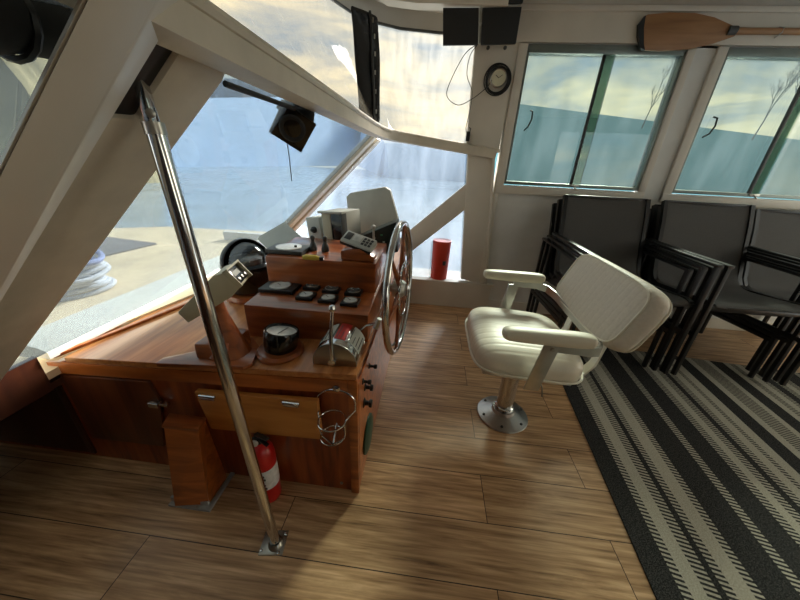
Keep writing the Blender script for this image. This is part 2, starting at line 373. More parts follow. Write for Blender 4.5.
# starboard wall: panels around two sliding windows
W1 = (.585, 1.605, 1.15, 2.02); W2 = (1.875, 2.95, 1.15, 2.02)
b = MB()
b.box((.50, WY, 0), (4.2, WY+.05, 1.10)).box((.50, WY, 1.10), (W1[0]-.02, WY+.05, 2.3)).box((W1[1]+.02, WY, 1.10), (W2[0]-.02, WY+.05, 2.3))
b.box((W2[1]+.02, WY, 1.10), (4.2, WY+.05, 2.3)).box((W1[0]-.02, WY, 2.045), (W2[1]+.02, WY+.05, 2.3)).box((W1[0]-.02, WY+.003, 1.09), (W1[1]+.02, WY+.047, 1.13)).box((W2[0]-.02, WY+.003, 1.09), (W2[1]+.02, WY+.047, 1.13))
o = b.build('wall_starboard', M['liner'], smooth=False); struct(o)
# upper corner post panel between vinyl curtain and the first window (beige painted)
o = MB().prism([(.235, WY-.012, 1.37), (.49, WY-.012, 1.37), (.52, WY-.012, 2.3), (.20, WY-.012, 2.3)], (0, .07, 0), .003).build('trim_2', M['paint']); struct(o)
# casings round the windows
n = 3
for (x0, x1, z0, z1) in (W1, W2):
    b = MB()
    b.box((x0-.075, WY-.022, z0-.075), (x0-.012, WY-.001, z1+.03), .004).box((x1+.012, WY-.022, z0-.075), (x1+.06, WY-.001, z1+.03), .004)
    b.box((x0-.075, WY-.026, z0-.085), (x1+.06, WY-.001, z0-.02), .005)
    o = b.build('trim_%d' % n, M['paint']); struct(o); n += 1
# header board and cornice over the windows
o = MB().box((.40, WY-.03, 2.055), (4.2, WY-.001, 2.22), .004).box((.40, WY-.05, 2.215), (4.2, WY-.001, 2.245), .006).build('trim_5', M['paint']); struct(o)
# baseboard strip
o = MB().box((.62, WY-.014, 0), (4.2, WY-.001, .10), .003).build('baseboard_starboard', M['paint']); struct(o)
def sliding_window(idx, R, mull):
    x0, x1, z0, z1 = R
    r = bpy.data.objects.new('window_%d' % idx, None); COL.objects.link(r); r.location = (x0, WY, z0); struct(r)
    b = MB(); t = .02
    b.box((x0-.012, WY-.012, z0-.012), (x1+.012, WY+.06, z0+t*.6), .003).box((x0-.012, WY-.012, z1-t), (x1+.012, WY+.06, z1+.03), .003)
    b.box((x0-.012, WY-.012, z0), (x0+.006, WY+.06, z1), .003).box((x1-.006, WY-.012, z0), (x1+.012, WY+.06, z1), .003)
    b.build('window_frame', M['aluframe'], r)
    MB().box((x0, WY+.036, z0), (mull+.08, WY+.040, z1)).build('pane', M['glass_green'], r, smooth=False)
    MB().box((mull-.005, WY+.014, z0), (x1, WY+.018, z1)).build('pane', M['glass_green'], r, smooth=False)
    MB().box((mull-.012, WY+.006, z0+.01), (mull+.006, WY+.026, z1-.01), .002).build('sash_bar', M['black'], r)
    MB().box((mull+.006, WY+.012, z0+.01), (mull+.062, WY+.0135, z1-.01)).build('sash_edge', M['glass_edge'], r)
    MB().box((mull-.02, WY-.02, z0-.005), (mull+.05, WY-.008, z0+.012), .002).tube([(mull+.01, WY-.02, z0), (mull+.012, WY-.035, z0-.012), (mull+.03, WY-.03, z0-.022)], .005, 8).build('latch', M['steel'], r)
    hx = x0+.10; hz = z0+.42
    MB().tube([(hx, WY+.03, hz+.09), (hx+.01, WY+.005, hz+.08), (hx+.012, WY-.002, hz+.03), (hx-.005, WY+.0, hz-.02), (hx-.02, WY+.03, hz-.04)], .006, 8).build('pull_handle', M['black'], r)
sliding_window(1, W1, 1.11); sliding_window(2, W2, 2.44)

# ceiling and hidden sides of the cabin
edge = [(-.80, -1.8), (-.80, 0), (-.78, 1.2), (-.74, 2.0), (-.70, 2.36), (-.63, 2.52), (-.49, 2.68), (-.33, 2.775), (-.05, 2.84), (.25, 2.86)]
CZ = 2.245
o = MB().prism([(x, y, CZ) for x, y in edge]+[(4.2, 2.86, CZ), (4.2, -1.8, CZ)], (0, 0, .05)).build('ceiling', M['ceil'], smooth=False); struct(o)
b = MB().sweep([(x, y, 2.19) for x, y in edge], [(-.02, -.05), (.02, -.05), (.02, .06), (-.02, .06)]).build('trim_6', M['ceil']); struct(b)
inner = [(x+.20*(1 if i < 6 else .6), y-(0 if i < 4 else .05*(i-3) if i < 8 else .26), 2.22) for i, (x, y) in enumerate(edge)]
b = MB().sweep(inner, [(-.05, -.03), (.05, -.03), (.05, .03), (-.05, .03)]).build('trim_7', M['paint']); struct(b)
b = MB().tube([(x*.995, y*.995, 2.137) for x, y in edge], .010, 8).build('trim_8', M['grey']); struct(b)
o = MB().box((-2.3, -1.86, 0), (4.2, -1.8, 1.0)).box((-2.3, -1.86, 2.0), (4.2, -1.8, 2.3)).box((-2.3, -1.86, 1.0), (2.5, -1.8, 2.0)).build('wall_port', M['darkwood'], smooth=False); struct(o)  # unseen wall; opening and dark wood chosen to control the light
o = MB().box((4.2, -1.8, 0), (4.25, .1, .5)).box((4.2, 1.2, 0), (4.25, 2.9, .8)).box((4.2, 2.5, .9), (4.25, 2.9, 2.3)).box((4.2, -1.8, .5), (4.25, .9, 2.3)).build('wall_aft', M['liner'], smooth=False); struct(o)  # unseen wall; its opening is shaped to let sky light in
o = MB().box((-2.0, -1.8, 0), (-1.95, .78, .6)).box((-2.0, -1.8, .43), (-1.34, .79, .455)).box((-1.352, -1.8, .43), (-1.334, .74, .575)).build('wall_bow', M['darkwood'], smooth=False); struct(o)

o = MB().box((-2.0, -.62, 0), (.0, -.58, 2.24)).build('light_block_port', M['darkwood'], smooth=False); struct(o)  # added unseen panel, keeps window light off the left floor

# ---------------------------------------------------------------- windshield
def wsq(pts, off): return [ws(x, y, off) for x, y in pts]
def wpt(Y, z, off=0):   # point of the windshield plane at athwart Y and height z
    return Vector((-1.25+.97*(z-.63), Y, z)) + WN*off
# sill: white strip, cream band, both along the foot of the windshield
def run(a, b, k0, k1): return [a+(b-a)*k0, a+(b-a)*k1]
A_, B_ = atZ(31, 346, .600), atZ(223, 262, .600)
o = MB().sweep(run(A_, B_, -.0, 2.3), [(-.02, -.05), (.055, -.05), (.055, -.022), (.03, -.010), (-.02, 0)]).build('trim_9', M['sill']); struct(o)
o = MB().sweep([A_+(B_-A_)*k-Vector((.03, 0, .004)) for k in (0, 2.3)], [(-.05, -.05), (.015, -.05), (.015, 0), (-.05, .02)]).build('trim_24', M['sill']); struct(o)
C_, D_ = ct(47, 356), ct(228, 281)
o = MB().sweep([p_+Vector((-.022, 0, .006)) for p_ in run(C_, D_, 0, 2.4)], [(-.045, -.02), (.022, -.02), (.022, .002), (-.045, .016)]).build('trim_10', M['cream']); struct(o)
# header: long beam that bends round the corner into the side rail
hp = [(-.425, -1.8, 1.445), (-.425, 0, 1.445), (-.425, 1.6, 1.45), (-.425, 2.0, 1.452), (-.415, 2.25, 1.452), (-.385, 2.42, 1.45), (-.33, 2.55, 1.447), (-.24, 2.64, 1.442), (-.10, 2.69, 1.428), (.10, 2.71, 1.405), (.30, 2.715, 1.382), (.47, 2.715, 1.362)]
o = MB().sweep(hp, [(-.045, -.032), (-.02, -.045), (.05, -.045), (.05, .02), (.0, .032), (-.035, .032)]).build('trim_11', M['paintold']); struct(o)
o = MB().tube([(x+.045 if i < 6 else x+.02, y-(.0 if i < 6 else .035), z+.012) for i, (x, y, z) in enumerate(hp)], .013, 8).build('trim_12', M['paintold']); struct(o)
# near pillar (boxed inner frame), second pillar, corner pillar
def pillar(pts, thick, name, mat, bev=.008):
    P = [Vector(p) for p in pts]
    o = MB().prism(P, -WN*thick, bev).build(name, mat); return struct(o)
def ext(a, b, k): return a + (b-a)*k
dr = Vector((.693, .114, .712))
def along(p, z): return p + dr*((z-p.z)/dr.z)
# near pillar: boxed inner frame with a chamfered side
nt_ = [ws(97, -40, .075), ws(103, -40, .10), ws(181, -40, .10), ws(208, -40, .05)]
nb_ = [ws(-14, 185, .075), ws(-8, 185, .10), ws(8, 275, .10), ws(-2, 306, .05)]
nb_ = [a + (b-a)*((.50-a.z)/(b.z-a.z)) for a, b in zip(nt_, nb_)]
b = MB(); V = [b.bm.verts.new(p) for p in nt_]; U = [b.bm.verts.new(p) for p in nb_]
for k in range(4): b.bm.faces.new((V[k], V[(k+1) % 4], U[(k+1) % 4], U[k]))
b.bm.faces.new(V); b.bm.faces.new(U[::-1])
bmesh.ops.recalc_face_normals(b.bm, faces=b.bm.faces)
bmesh.ops.bevel(b.bm, geom=b.bm.edges[:], offset=.004, segments=2, affect='EDGES')
struct(b.build('trim_13', M['paint']))
# second pillar in the plane of the glass, notched where the pole is bolted on
p2 = [(186, 44), (232, 60), (223, 82), (16, 362), (-75, 485), (-150, 470), (20, 205), (70, 165), (112, 118), (140, 120), (152, 96)]
pillar([ws(x, y, .015) for x, y in p2], .07, 'trim_14', M['paintold'])
c0, c1 = ws(372, 140, .02), ws(287, 228, .02)
pillar([along(c0, 1.42), along(c0, 1.42)+Vector((0, .10, 0)), along(c1, .60)+Vector((0, .14, 0)), along(c1, .60)], .05, 'trim_15', M['paint'])
pillar([along(c0, 1.42)+Vector((0, .12, 0))+WN*.012, along(c0, 1.42)+Vector((0, .24, 0))+WN*.012, along(c1, .60)+Vector((0, .32, 0))+WN*.012, along(c1, .60)+Vector((0, .16, 0))+WN*.012], .07, 'trim_16', M['paint'])
def windowpane(name, polys, mat, thick, vec, idx):
    pass
r = bpy.data.objects.new('window_3', None); COL.objects.link(r); r.location = wpt(1.5, .63); struct(r)
MB().prism([wpt(.55, .60), wpt(2.55, .60), wpt(2.62, 1.43), wpt(.62, 1.43)], -WN*.006).build('pane', M['glass_ws'], r, smooth=False)
b = MB().tube([wpt(.78, 1.405, .01), wpt(1.1, 1.41, .012), wpt(1.28, 1.41, .012)], .007, 8); b.build('window_seal', M['rubber'], r)
r = bpy.data.objects.new('window_4', None); COL.objects.link(r); r.location = wpt(-.5, .63); struct(r)
MB().prism([wpt(-1.8, .60), wpt(.42, .60), wpt(.52, 1.43), wpt(-1.8, 1.43)], -WN*.006).build('pane', M['glass_ws'], r, smooth=False)
# side light: pane, post, diagonal brace
r = bpy.data.objects.new('window_5', None); COL.objects.link(r); r.location = (0, WY+.03, .3); struct(r)
MB().prism([(-1.35, WY+.03, .26), (.40, WY+.03, .26), (.34, WY+.03, 1.40), (-.46, WY+.03, 1.44), (-1.30, WY+.03, .62)], (0, .005, 0)).build('pane', M['glass_side'], r, smooth=False)
pts = [atY(468, 150, WY-.01), atY(495, 150, WY-.01), atY(486, 285, WY-.01), atY(461, 279, WY-.01)]
o = MB().prism(pts, (0, .07, 0), .004).build('trim_17', M['paint']); struct(o)
o = MB().bar(atY(494, 152, WY-.02), atY(486, 284, WY-.02), .02, .03, .004, up=(0, 1, 0)).build('trim_18', M['paint']); struct(o)
pts = [atY(470, 181, WY+.0), atY(470, 206, WY+.0), atY(380, 276, WY+.0), atY(375, 259, WY+.0)]
o = MB().prism(pts, (0, .05, 0), .004).build('trim_19', M['paint']); struct(o)
o = MB().box((.50, WY-.02, .26), (.545, WY+.0, 1.37), .004).build('trim_20', M['paint']); struct(o)
# lower hull wall forward of the side light, hidden by the console
o = MB().prism([(-2.0, WY+.02, 0), (-.2, WY+.02, 0), (-.2, WY+.02, .25), (-.9, WY+.02, .57), (-2.0, WY+.02, .57)], (0, .05, 0)).build('wall_bow_side', M['liner'], smooth=False); struct(o)

# ---------------------------------------------------------------- clear vinyl curtain above the rail, with its zip strap
bot = [Vector(p)+Vector((0, 0, .03))+(Vector((p[0]-.2, p[1]-1.9, 0)).normalized()*.045 if p[1] > 1.9 else Vector((-.02, 0, 0))) for p in hp]
topc = [Vector((x, y, 2.15)) for x, y in [(-.80, -1.8), (-.80, 0), (-.76, 1.6), (-.745, 2.0), (-.72, 2.25), (-.66, 2.47), (-.55, 2.63), (-.42, 2.73), (-.25, 2.80), (0, 2.84), (.15, 2.85), (.24, 2.85)]]
bot[-1] = Vector((.30, 2.73, 1.40)); bot[-2] = Vector((.20, 2.725, 1.415))
def curtain(i0, i1, name):
    rows = []
    for k in range(9):
        t = k/8; row = []
        for i in range(i0, i1+1):
            p = bot[i].lerp(topc[i], t); out = Vector((p.x-.2, p.y-1.6, 0)).normalized()
            row.append(p + out*(.05*math.sin(t*PI)) + out*.006*math.sin(i*1.7+k*.9))
        rows.append(row)
    return MB().grid(rows).build(name, M['vinyl'], sub=1)
tag(curtain(0, 6, 'vinyl_curtain'), 'clear vinyl curtain above the windshield header, left of the black strap', 'curtain')
tag(curtain(6, 11, 'vinyl_curtain'), 'clear vinyl curtain between the black strap and the clock post', 'curtain')
rows = []
lft = [atY(359, 114, 2.36), atY(355, 60, 2.37), atY(350, 4, 2.34)]; rgt = [atY(380, 124, 2.44), atY(380, 65, 2.45), atY(378, 16, 2.42)]
bez = lambda P, t: P[0]*(1-t)**2*1.0 + (P[1]*2-P[0]*.5-P[2]*.5)*2*t*(1-t) + P[2]*t*t
for k in range(13):
    t = k/12; A = bez(lft, t); B = bez(rgt, t); rows.append([A.lerp(B, j_/6)+Vector((.5, -.5, 0))*(.006*math.sin(j_*1.5+k*.8)) for j_ in range(7)])
st = thing('zip_strap', 'glossy black vinyl zip strap running up the curtain corner', 'strap', rows[0][3])
MB().grid(rows).build('strap_panel', M['strap'], st, solid=.006, sub=1)
MB().tube([rw[4]+Vector((.01, -.02, 0)) for rw in rows], .008, 6).build('zipper', M['black'], st)
for k in range(1, 12, 2):
    MB().box(rows[k][5]+Vector((-.004, -.03, -.012)), rows[k][5]+Vector((.004, -.022, .012)), .001).build('snap', M['steel'], st)
# black rolled cover above the port windshield pane, top left
rc = thing('rolled_cover', 'black rolled cover above the left pane, behind the near white pillar', 'cover', (-.52, -.2, 1.5))
RA, RB = ws(-60, 8, -.02), ws(74, 26, -.02)
RA = RA+(RA-RB)*2
MB().tube([RA.lerp(RB, i/9)+Vector((.005*math.sin(i), 0, .004*math.sin(i*2))) for i in range(10)], .040, 16).build('roll', M['blackmatte'], rc)
for tt in (.3, .8):
    q_ = RA.lerp(RB, tt); MB().tube([(q_.x+.043*math.cos(a), q_.y, q_.z+.043*math.sin(a)) for a in [k*PI/8 for k in range(16)]], .005, 6, closed=True).build('tie', M['black'], rc)

# ================================================================ HELM CONSOLE
X1 = -.2; Y0 = .79
con = thing('helm_console', 'varnished wooden helm console with stepped dash, locker door and counter', 'console', (-.8, 1.2, 0))
# cabinet body (front face towards the open floor), sloping counter
b = MB().prism([(X1-.004, Y0+.004, 0), (X1-.004, Y0+.004, ctz(X1)-.02), (-1.30, Y0+.004, ctz(-1.30)-.02), (-1.36, Y0+.004, ctz(-1.36)-.03), (-1.37, Y0+.004, .455), (-1.95, Y0+.004, .44), (-1.95, Y0+.004, 0)], (0, 1.85, 0))
b.build('cabinet_body', M['mahog'], con, smooth=False)
b = MB().prism([(X1, Y0-.004, ctz(X1)-.024), (X1, Y0-.004, ctz(X1)), (-1.30, Y0-.004, ctz(-1.30)), (-1.30, Y0-.004, ctz(-1.30)-.024)], (0, 1.88, 0), .004)
b.build('counter_top', M['teaktop'], con)
E_, F_ = ct(50, 358), ct(228, 288)
F_ = E_+(F_-E_)*2.3
b = MB().prism([E_, E_+Vector((.02, 0, 0)), F_+Vector((.02, 0, 0)), F_], (0, 0, .012), .003)
b.build('edge_moulding', M['teak'], con)
b = MB().box((X1-.03, Y0-.008, 0), (X1+.003, Y0+.012, ctz(X1)-.024), .004)                       # corner post
b.build('corner_post', M['teak'], con)
b = MB().prism([(X1-.03, Y0-.006, ctz(X1)-.085), (X1-.03, Y0-.006, ctz(X1)-.026), (-1.385, Y0-.006, ctz(-1.385)-.026), (-1.385, Y0-.006, ctz(-1.385)-.075)], (0, .012, 0), .002)
b.build('face_rail', M['teak'], con)
MB().box((-1.412, Y0-.004, .02), (-1.385, Y0+.006, .455), .002).build('seam_batten', M['darkwood'], con)
MB().box((-1.90, Y0-.001, .02), (-1.415, Y0+.006, .435), .002).build('bow_panel', M['darkwood'], con)
dp = [(-1.35, .13), (-1.02, .135), (-.962, .385), (-.985, .478), (-1.35, .462)]
dz = MB().prism([(x, Y0-.010, z) for x, z in dp], (0, .016, 0), .003).build('locker_door', wood('locker_door_wood', (66, 30, 15), (88, 42, 20), (104, 54, 26), (20, 20, 2)), con)
l = MB().box((-.995, Y0-.03, .372), (-.955, Y0-.008, .392), .003).box((-.965, Y0-.022, .376), (-.925, Y0-.004, .388), .002).build('latch', M['chrome'], dz)
# aft end face with knobs and green round cover
for (yy, zz, rr, m_) in ((.86, .52, .012, 'black'), (.90, .46, .016, 'black'), (.88, .40, .020, 'black'), (.98, .50, .012, 'black')):
    MB().lathe([(rr, 0), (rr, .006), (rr*.5, .010), (rr*.45, .022), (rr*.8, .026), (rr*.75, .036), (0, .038)], (X1, yy, zz), (1, 0, 0), 16).build('knob', M[m_], con)
MB().lathe([(.085, 0), (.085, .012), (.07, .018), (.03, .022), (0, .022)], (X1, .94, .17), (1, 0, 0), 32).build('round_cover', M['green'], con)
MB().box((X1-.001, .80, .03), (X1+.004, 2.6, .56)).build('end_panel', M['teak'], con, smooth=False)
MB().lathe([(.007, 0), (.006, .004), (0, .005)], (-.27, Y0-.004, .05), (0, -1, 0), 12).build('screw', M['steel'], con)
# lower dash step: top slopes down towards the near side
T1 = [(-.985, .735-.16), (0, 0)]
def tier(ya, za, yb, zb, x0a, x1a, name, zbot):
    b = MB().prism([(x1a, ya, zbot), (x1a, ya, za), (x1a, yb, zb), (x1a, yb, zbot)], (x0a-x1a, 0, 0), .008); return b.build(name, M['mahogx'], con)
tier(.992, .722, 1.56, .745, -.70, -.203, 'lower_dash_step', .56)
tier(1.195, .862, 1.52, .875, -.70, -.212, 'upper_dash_step', .70)

# fold-down shelf on the face
f = MB().prism([atY(194, 392, Y0-.030), atY(317, 402, Y0-.030), atY(321.5, 440, Y0-.05), atY(211, 429, Y0-.05)], (0, .022, 0), .004).build('fold_down_shelf', M['honey'], con)
for xx, zz in ((-.735, .463), (-.425, .477)):
    MB().box((xx-.028, Y0-.04, zz-.010), (xx+.028, Y0-.006, zz+.006), .003).tube([(xx-.03, Y0-.036, zz+.004), (xx+.03, Y0-.036, zz+.004)], .005, 8).build('hinge', M['chrome'], f)

# wire drink holder on the front face
dh = thing('wire_drink_holder', 'chrome wire drink holder hanging on the console face near its corner', 'drink holder', (-.275, Y0, .45))
MB().lathe([(.013, 0), (.013, .004), (.006, .008), (0, .009)], (-.268, Y0-.008, .545), (0, -1, 0), 16).build('mount_screw', M['chrome'], dh)
def ring(c, r, n=32, ax='z', ph=0, a0=0, a1=2*PI):
    out = []
    for k in range(n):
        a = a0+(a1-a0)*k/(n if a1-a0 >= 2*PI-1e-3 else n-1)
        out.append((c[0]+r*math.cos(a), c[1]+r*math.sin(a), c[2]))
    return out
MB().tube(ring((-.275, Y0-.055, .445), .047), .0028, 8, closed=True).build('wire_ring', M['chrome'], dh)
MB().tube(ring((-.275, Y0-.055, .375), .042), .0028, 8, closed=True).build('wire_ring', M['chrome'], dh)
def smooth_path(P, m=7):
    P = [Vector(p) for p in P]; Q = []; n_ = len(P)
    for i in range(n_-1):
        p0, p1, p2, p3 = P[max(i-1, 0)], P[i], P[i+1], P[min(i+2, n_-1)]
        for k in range(m):
            t = k/m; Q.append(.5*((2*p1)+(p2-p0)*t+(2*p0-5*p1+4*p2-p3)*t*t+(3*p1-p0-3*p2+p3)*t**3))
    return Q+[P[-1]]
b = MB()
b.tube(smooth_path([(-.340, Y0-.010, .455), (-.338, Y0-.010, .50), (-.305, Y0-.010, .532), (-.268, Y0-.010, .538), (-.232, Y0-.010, .530), (-.206, Y0-.010, .50), (-.205, Y0-.010, .455)]), .0028, 8)
b.tube(smooth_path([(-.340, Y0-.010, .455), (-.322, Y0-.05, .445), (-.317, Y0-.055, .375), (-.275, Y0-.055, .335), (-.233, Y0-.055, .375), (-.228, Y0-.055, .445), (-.205, Y0-.010, .455)]), .0028, 8)
b.tube([(-.275, Y0-.008, .385), (-.275, Y0-.055, .335), (-.275, Y0-.097, .375)], .0028, 8)
b.build('wire_cradle', M['chrome'], dh)

# ---------------------------------------------------------------- post box on the floor beside the console
bx = thing('pedestal_box', 'narrow varnished wooden box with sloped lid standing before the console', 'box', (-.82, .70, 0))
P = [atZ(175, 506, .012), atZ(208.6, 504, .012), atZ(227, 477, .012), atZ(196, 480, .012)]
Q = [atY(164, 428, .650), atY(198, 431, .655), atY(205, 420, .742), atY(171, 416, .738)]
b = MB(); bm_ = b.bm; V = [bm_.verts.new(p) for p in P]; U = [bm_.verts.new(p) for p in Q]
for i in range(4): bm_.faces.new((V[i], V[(i+1) % 4], U[(i+1) % 4], U[i]))
bm_.faces.new(V[::-1]); bm_.faces.new(U); b.build('box_body', M['teak'], bx, smooth=False)
qc = sum(Q, Vector())/4
MB().prism([qc+(q_-qc)*1.08 for q_ in Q], (0, 0, .013), .004).build('sloped_lid', M['mahogx'], bx)
MB().box((-.915, .635, 0), (-.760, .652, .010), .002).box((-.762, .635, 0), (-.745, .80, .010), .002).box((-.915, .652, 0), (-.76, .662, .030), .002).build('floor_flange', M['flange'], bx)
for xx in (-.88, -.80): MB().lathe([(.006, 0), (.005, .003), (0, .004)], (xx, .643, .010), (0, 0, 1), 10).build('flange_screw', M['steel'], bx)

# ---------------------------------------------------------------- fire extinguisher
fx = thing('fire_extinguisher', 'small red fire extinguisher on the floor against the console, behind the pole', 'fire extinguisher', (-.555, .725, 0))
c = (-.555, .735, 0)
MB().lathe([(0, .0), (.042, .002), (.045, .012), (.045, .235), (.040, .262), (.026, .282), (.016, .290), (.016, .300), (0, .300)], c, n=32).build('cylinder', M['red'], fx)
MB().lathe([(.0456, .085), (.0458, .086), (.0458, .185), (.0456, .186)], c, n=32).build('paper_label', M['label'], fx)
b = MB()
for k in range(5): b.box((c[0]-.008, c[1]-.0478, .10+k*.016), (c[0]+.026-.004*(k % 3), c[1]-.0440, .106+k*.016))
b.build('label_print', M['grey'], fx)
MB().lathe([(.018, .300), (.018, .322), (.012, .330), (0, .330)], c, n=20).build('valve', M['black'], fx)
MB().bar((c[0]-.01, c[1], .335), (c[0]+.055, c[1]-.03, .352), .016, .006, .002).bar((c[0]-.01, c[1], .322), (c[0]+.05, c[1]-.028, .318), .014, .006, .002).build('squeeze_handle', M['black'], fx)
MB().lathe([(.012, 0), (.012, .008), (0, .009)], (c[0]-.004, c[1]-.018, .312), (0, -1, 0), 16).build('pressure_gauge', M['dial'], fx)
MB().tube([(c[0], c[1], .318), (c[0]-.035, c[1]-.01, .312), (c[0]-.052, c[1]-.01, .28), (c[0]-.052, c[1]-.01, .22)], .006, 8).build('nozzle_hose', M['black'], fx)
MB().tube([(c[0], Y0-.006, .31), (c[0]+.03, Y0-.01, .34), (c[0]+.045, Y0-.02, .31)], .007, 8).build('wall_bracket', M['black'], fx)

# ---------------------------------------------------------------- support pole
pt = Vector((-.543, .605, 1.375)); pb = Vector((-.447, .567, .006))
po = thing('support_pole', 'polished steel support pole from the floor up to the white pillars', 'pole', (pb.x, pb.y, 0))
MB().tube([pb, pb.lerp(pt, .945)], .0165, 24).build('pole_tube', M['chrome'], po)
MB().tube([pb.lerp(pt, .93), pb.lerp(pt, .945)], .0185, 24).build('pole_collar', M['steel'], po)
MB().bar(pb.lerp(pt, .93), pt, .030, .016, .005, up=(1, .3, 0)).build('flattened_end', M['chrome'], po)
MB().lathe([(.008, 0), (.008, .006), (0, .008)], pb.lerp(pt, .955)+Vector((.012, -.012, 0)), (.6, -.8, 0), 8).build('bolt', M['steel'], po)
MB().box((pb.x-.050, pb.y-.035, 0), (pb.x+.032, pb.y+.042, .006), .002, rot=RZ(8)).build('base_plate', M['steel'], po)
MB().lathe([(.026, .004), (.024, .012), (.018, .018), (.017, .024)], (pb.x, pb.y, 0), n=24).build('base_collar', M['steel'], po)
for dx, dy in ((-.040, -.026), (.022, -.026), (-.040, .033), (.022, .033)):
    MB().lathe([(.0055, 0), (.005, .003), (0, .004)], (pb.x+dx, pb.y+dy, .006), n=10).build('base_screw', M['chrome'], po)
# black plate paints the shade of the pillar gap at the pole top
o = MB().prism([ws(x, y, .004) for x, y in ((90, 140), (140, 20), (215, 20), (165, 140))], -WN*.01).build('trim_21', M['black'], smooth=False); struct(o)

# ================================================================ THINGS ON THE COUNTER
def ctp(x, y, h=0): return Vector((x, y, ctz(x)+h))
# beige instrument on its carved wooden stand
ds = thing('depth_sounder', 'beige depth sounder hooded box tilted on a carved wooden stand', 'instrument', ctp(-.70, .86))
base = [ctp(-.905, .765), ctp(-.590, .775), ctp(-.570, .80), ctp(-.600, .90), ctp(-.66, .96), ctp(-.76, .96), ctp(-.80, .86), ctp(-.905, .80)]
MB().prism(base, (0, 0, .016), .004).build('stand_base', M['mahogx'], ds)
b = MB().prism([ctp(-.78, .80, .016), ctp(-.66, .80, .016), ctp(-.64, .92, .016), ctp(-.77, .94, .016)], (-.015, .02, .05), .01)
b.build('stand_foot', M['mahogx'], ds)
rows = []
for k in range(9):
    t = k/8; c_ = Vector((-.69-.06*t, .855+.07*t, ctz(-.70)+.02+.165*t)); w = .055*(1-t)**1.5+.022; d_ = .045*(1-t)**1.5+.018
    rows.append([c_+Vector((w*math.cos(a), d_*math.sin(a), 0)) for a in [j*PI/8 for j in range(17)]])
MB().grid(rows).build('stand_neck', M['mahogx'], ds)
hc = Vector((-.76, .925, .790)); hr = RZ(14) @ RY(-37)
def hb(lo, hi, bev, name, mat, parent):
    return MB().box(hc+Vector(lo), hc+Vector(hi), bev, rot=hr, piv=hc).build(name, mat, parent)
prof = [(-.115, -.020), (.07, -.036), (.115, -.030), (.12, .03), (.085, .042), (-.110, .022)]
P = [hc + hr @ Vector((a, -.056, z*1.15)) for a, z in prof]; Q = hr @ Vector((0, .112, 0))
hs = MB().prism(P, Q, .005).build('hooded_housing', M['beige'], ds)
hb((.112, -.050, -.026), (.1245, .050, .032), .002, 'display_face', M['blackgloss'], hs)
hb((.115, -.057, -.034), (.134, -.052, .038), .001, 'hood_rim', M['beige'], hs)
hb((.115, .052, -.034), (.134, .057, .038), .001, 'hood_rim', M['beige'], hs)
hb((.115, -.057, .033), (.136, .057, .040), .001, 'hood_rim', M['beige'], hs)
for i, yy in enumerate((-.028, .0, .028)):
    MB().lathe([(.007, 0), (.006, .008), (0, .009)], hc+hr @ Vector((.1245, yy, -.012)), hr @ Vector((1, 0, 0)), 12).build('dial_knob', M['steel'], hs)
hb((.1246, -.03, .002), (.126, .02, .02), .001, 'pale_window', M['palegrey'], hs)  # plain pale grey plate on the display face

# magnetic compass at the windshield
cc = ctp(-.93, 1.41)
cp = thing('magnetic_compass', 'black domed magnetic compass on a round wooden base near the windshield', 'compass', cc)
MB().lathe([(.125, 0), (.13, .01), (.125, .03), (.10, .04), (0, .04)], cc, n=40).build('wooden_base', M['mahogx'], cp)
MB().lathe([(.095, .038), (.118, .05), (.126, .15), (.122, .178), (.108, .19), (.0, .185)], cc, n=40).build('bowl', M['blackgloss'], cp)
cd = cc+Vector((0, 0, .188))
MB().lathe([(.102*math.cos(a), .105*math.sin(a)) for a in [k*PI/20 for k in range(11)]], cd, n=36).build('glass_dome', M['dialglass'], cp)
MB().lathe([(.080, .0), (.080, .025), (.06, .04), (0, .05)], cd-Vector((0, 0, .004)), n=36).build('compass_card', M['dialdark'], cp)
rows = []
for k in range(11):
    t = k/10*PI/2
    rows.append([cd+Vector((.120*math.cos(a)*math.cos(t), .120*math.sin(a)*math.cos(t), -.012+.128*math.sin(t))) for a in [math.radians(40+j*12) for j in range(18)]])
MB().grid(rows).build('hood', M['black'], cp, solid=.004)

# round gauge in a black cup on a wooden ring
gc = ct(281, 352)
rg = thing('rudder_gauge', 'round white-faced gauge in a tilted black cup on an oval wooden base', 'gauge', gc)
MB().lathe([(.0, 0), (.082, 0), (.084, .012), (.076, .022), (0, .022)], gc, n=40).build('wooden_ring', M['mahogx'], rg)
ax = Vector((.12, .16, 1)).normalized()
MB().lathe([(.0, .0), (.056, .0), (.060, .02), (.062, .072), (.059, .078), (.054, .077), (.052, .068), (0, .068)], gc+Vector((0, 0, .016)), ax, 40).build('black_cup', M['blackgloss'], rg)
MB().lathe([(.052, .0695), (0, .0705)], gc+Vector((0, 0, .016)), ax, 32).build('gauge_face', M['dial'], rg)
q_ = Vector((0, 0, 1)).rotation_difference(ax)
MB().bar(gc+Vector((0, 0, .016))+q_ @ Vector((0, -.03, .073)), gc+Vector((0, 0, .016))+q_ @ Vector((.008, .036, .073)), .003, .001).build('needle', M['black'], rg)

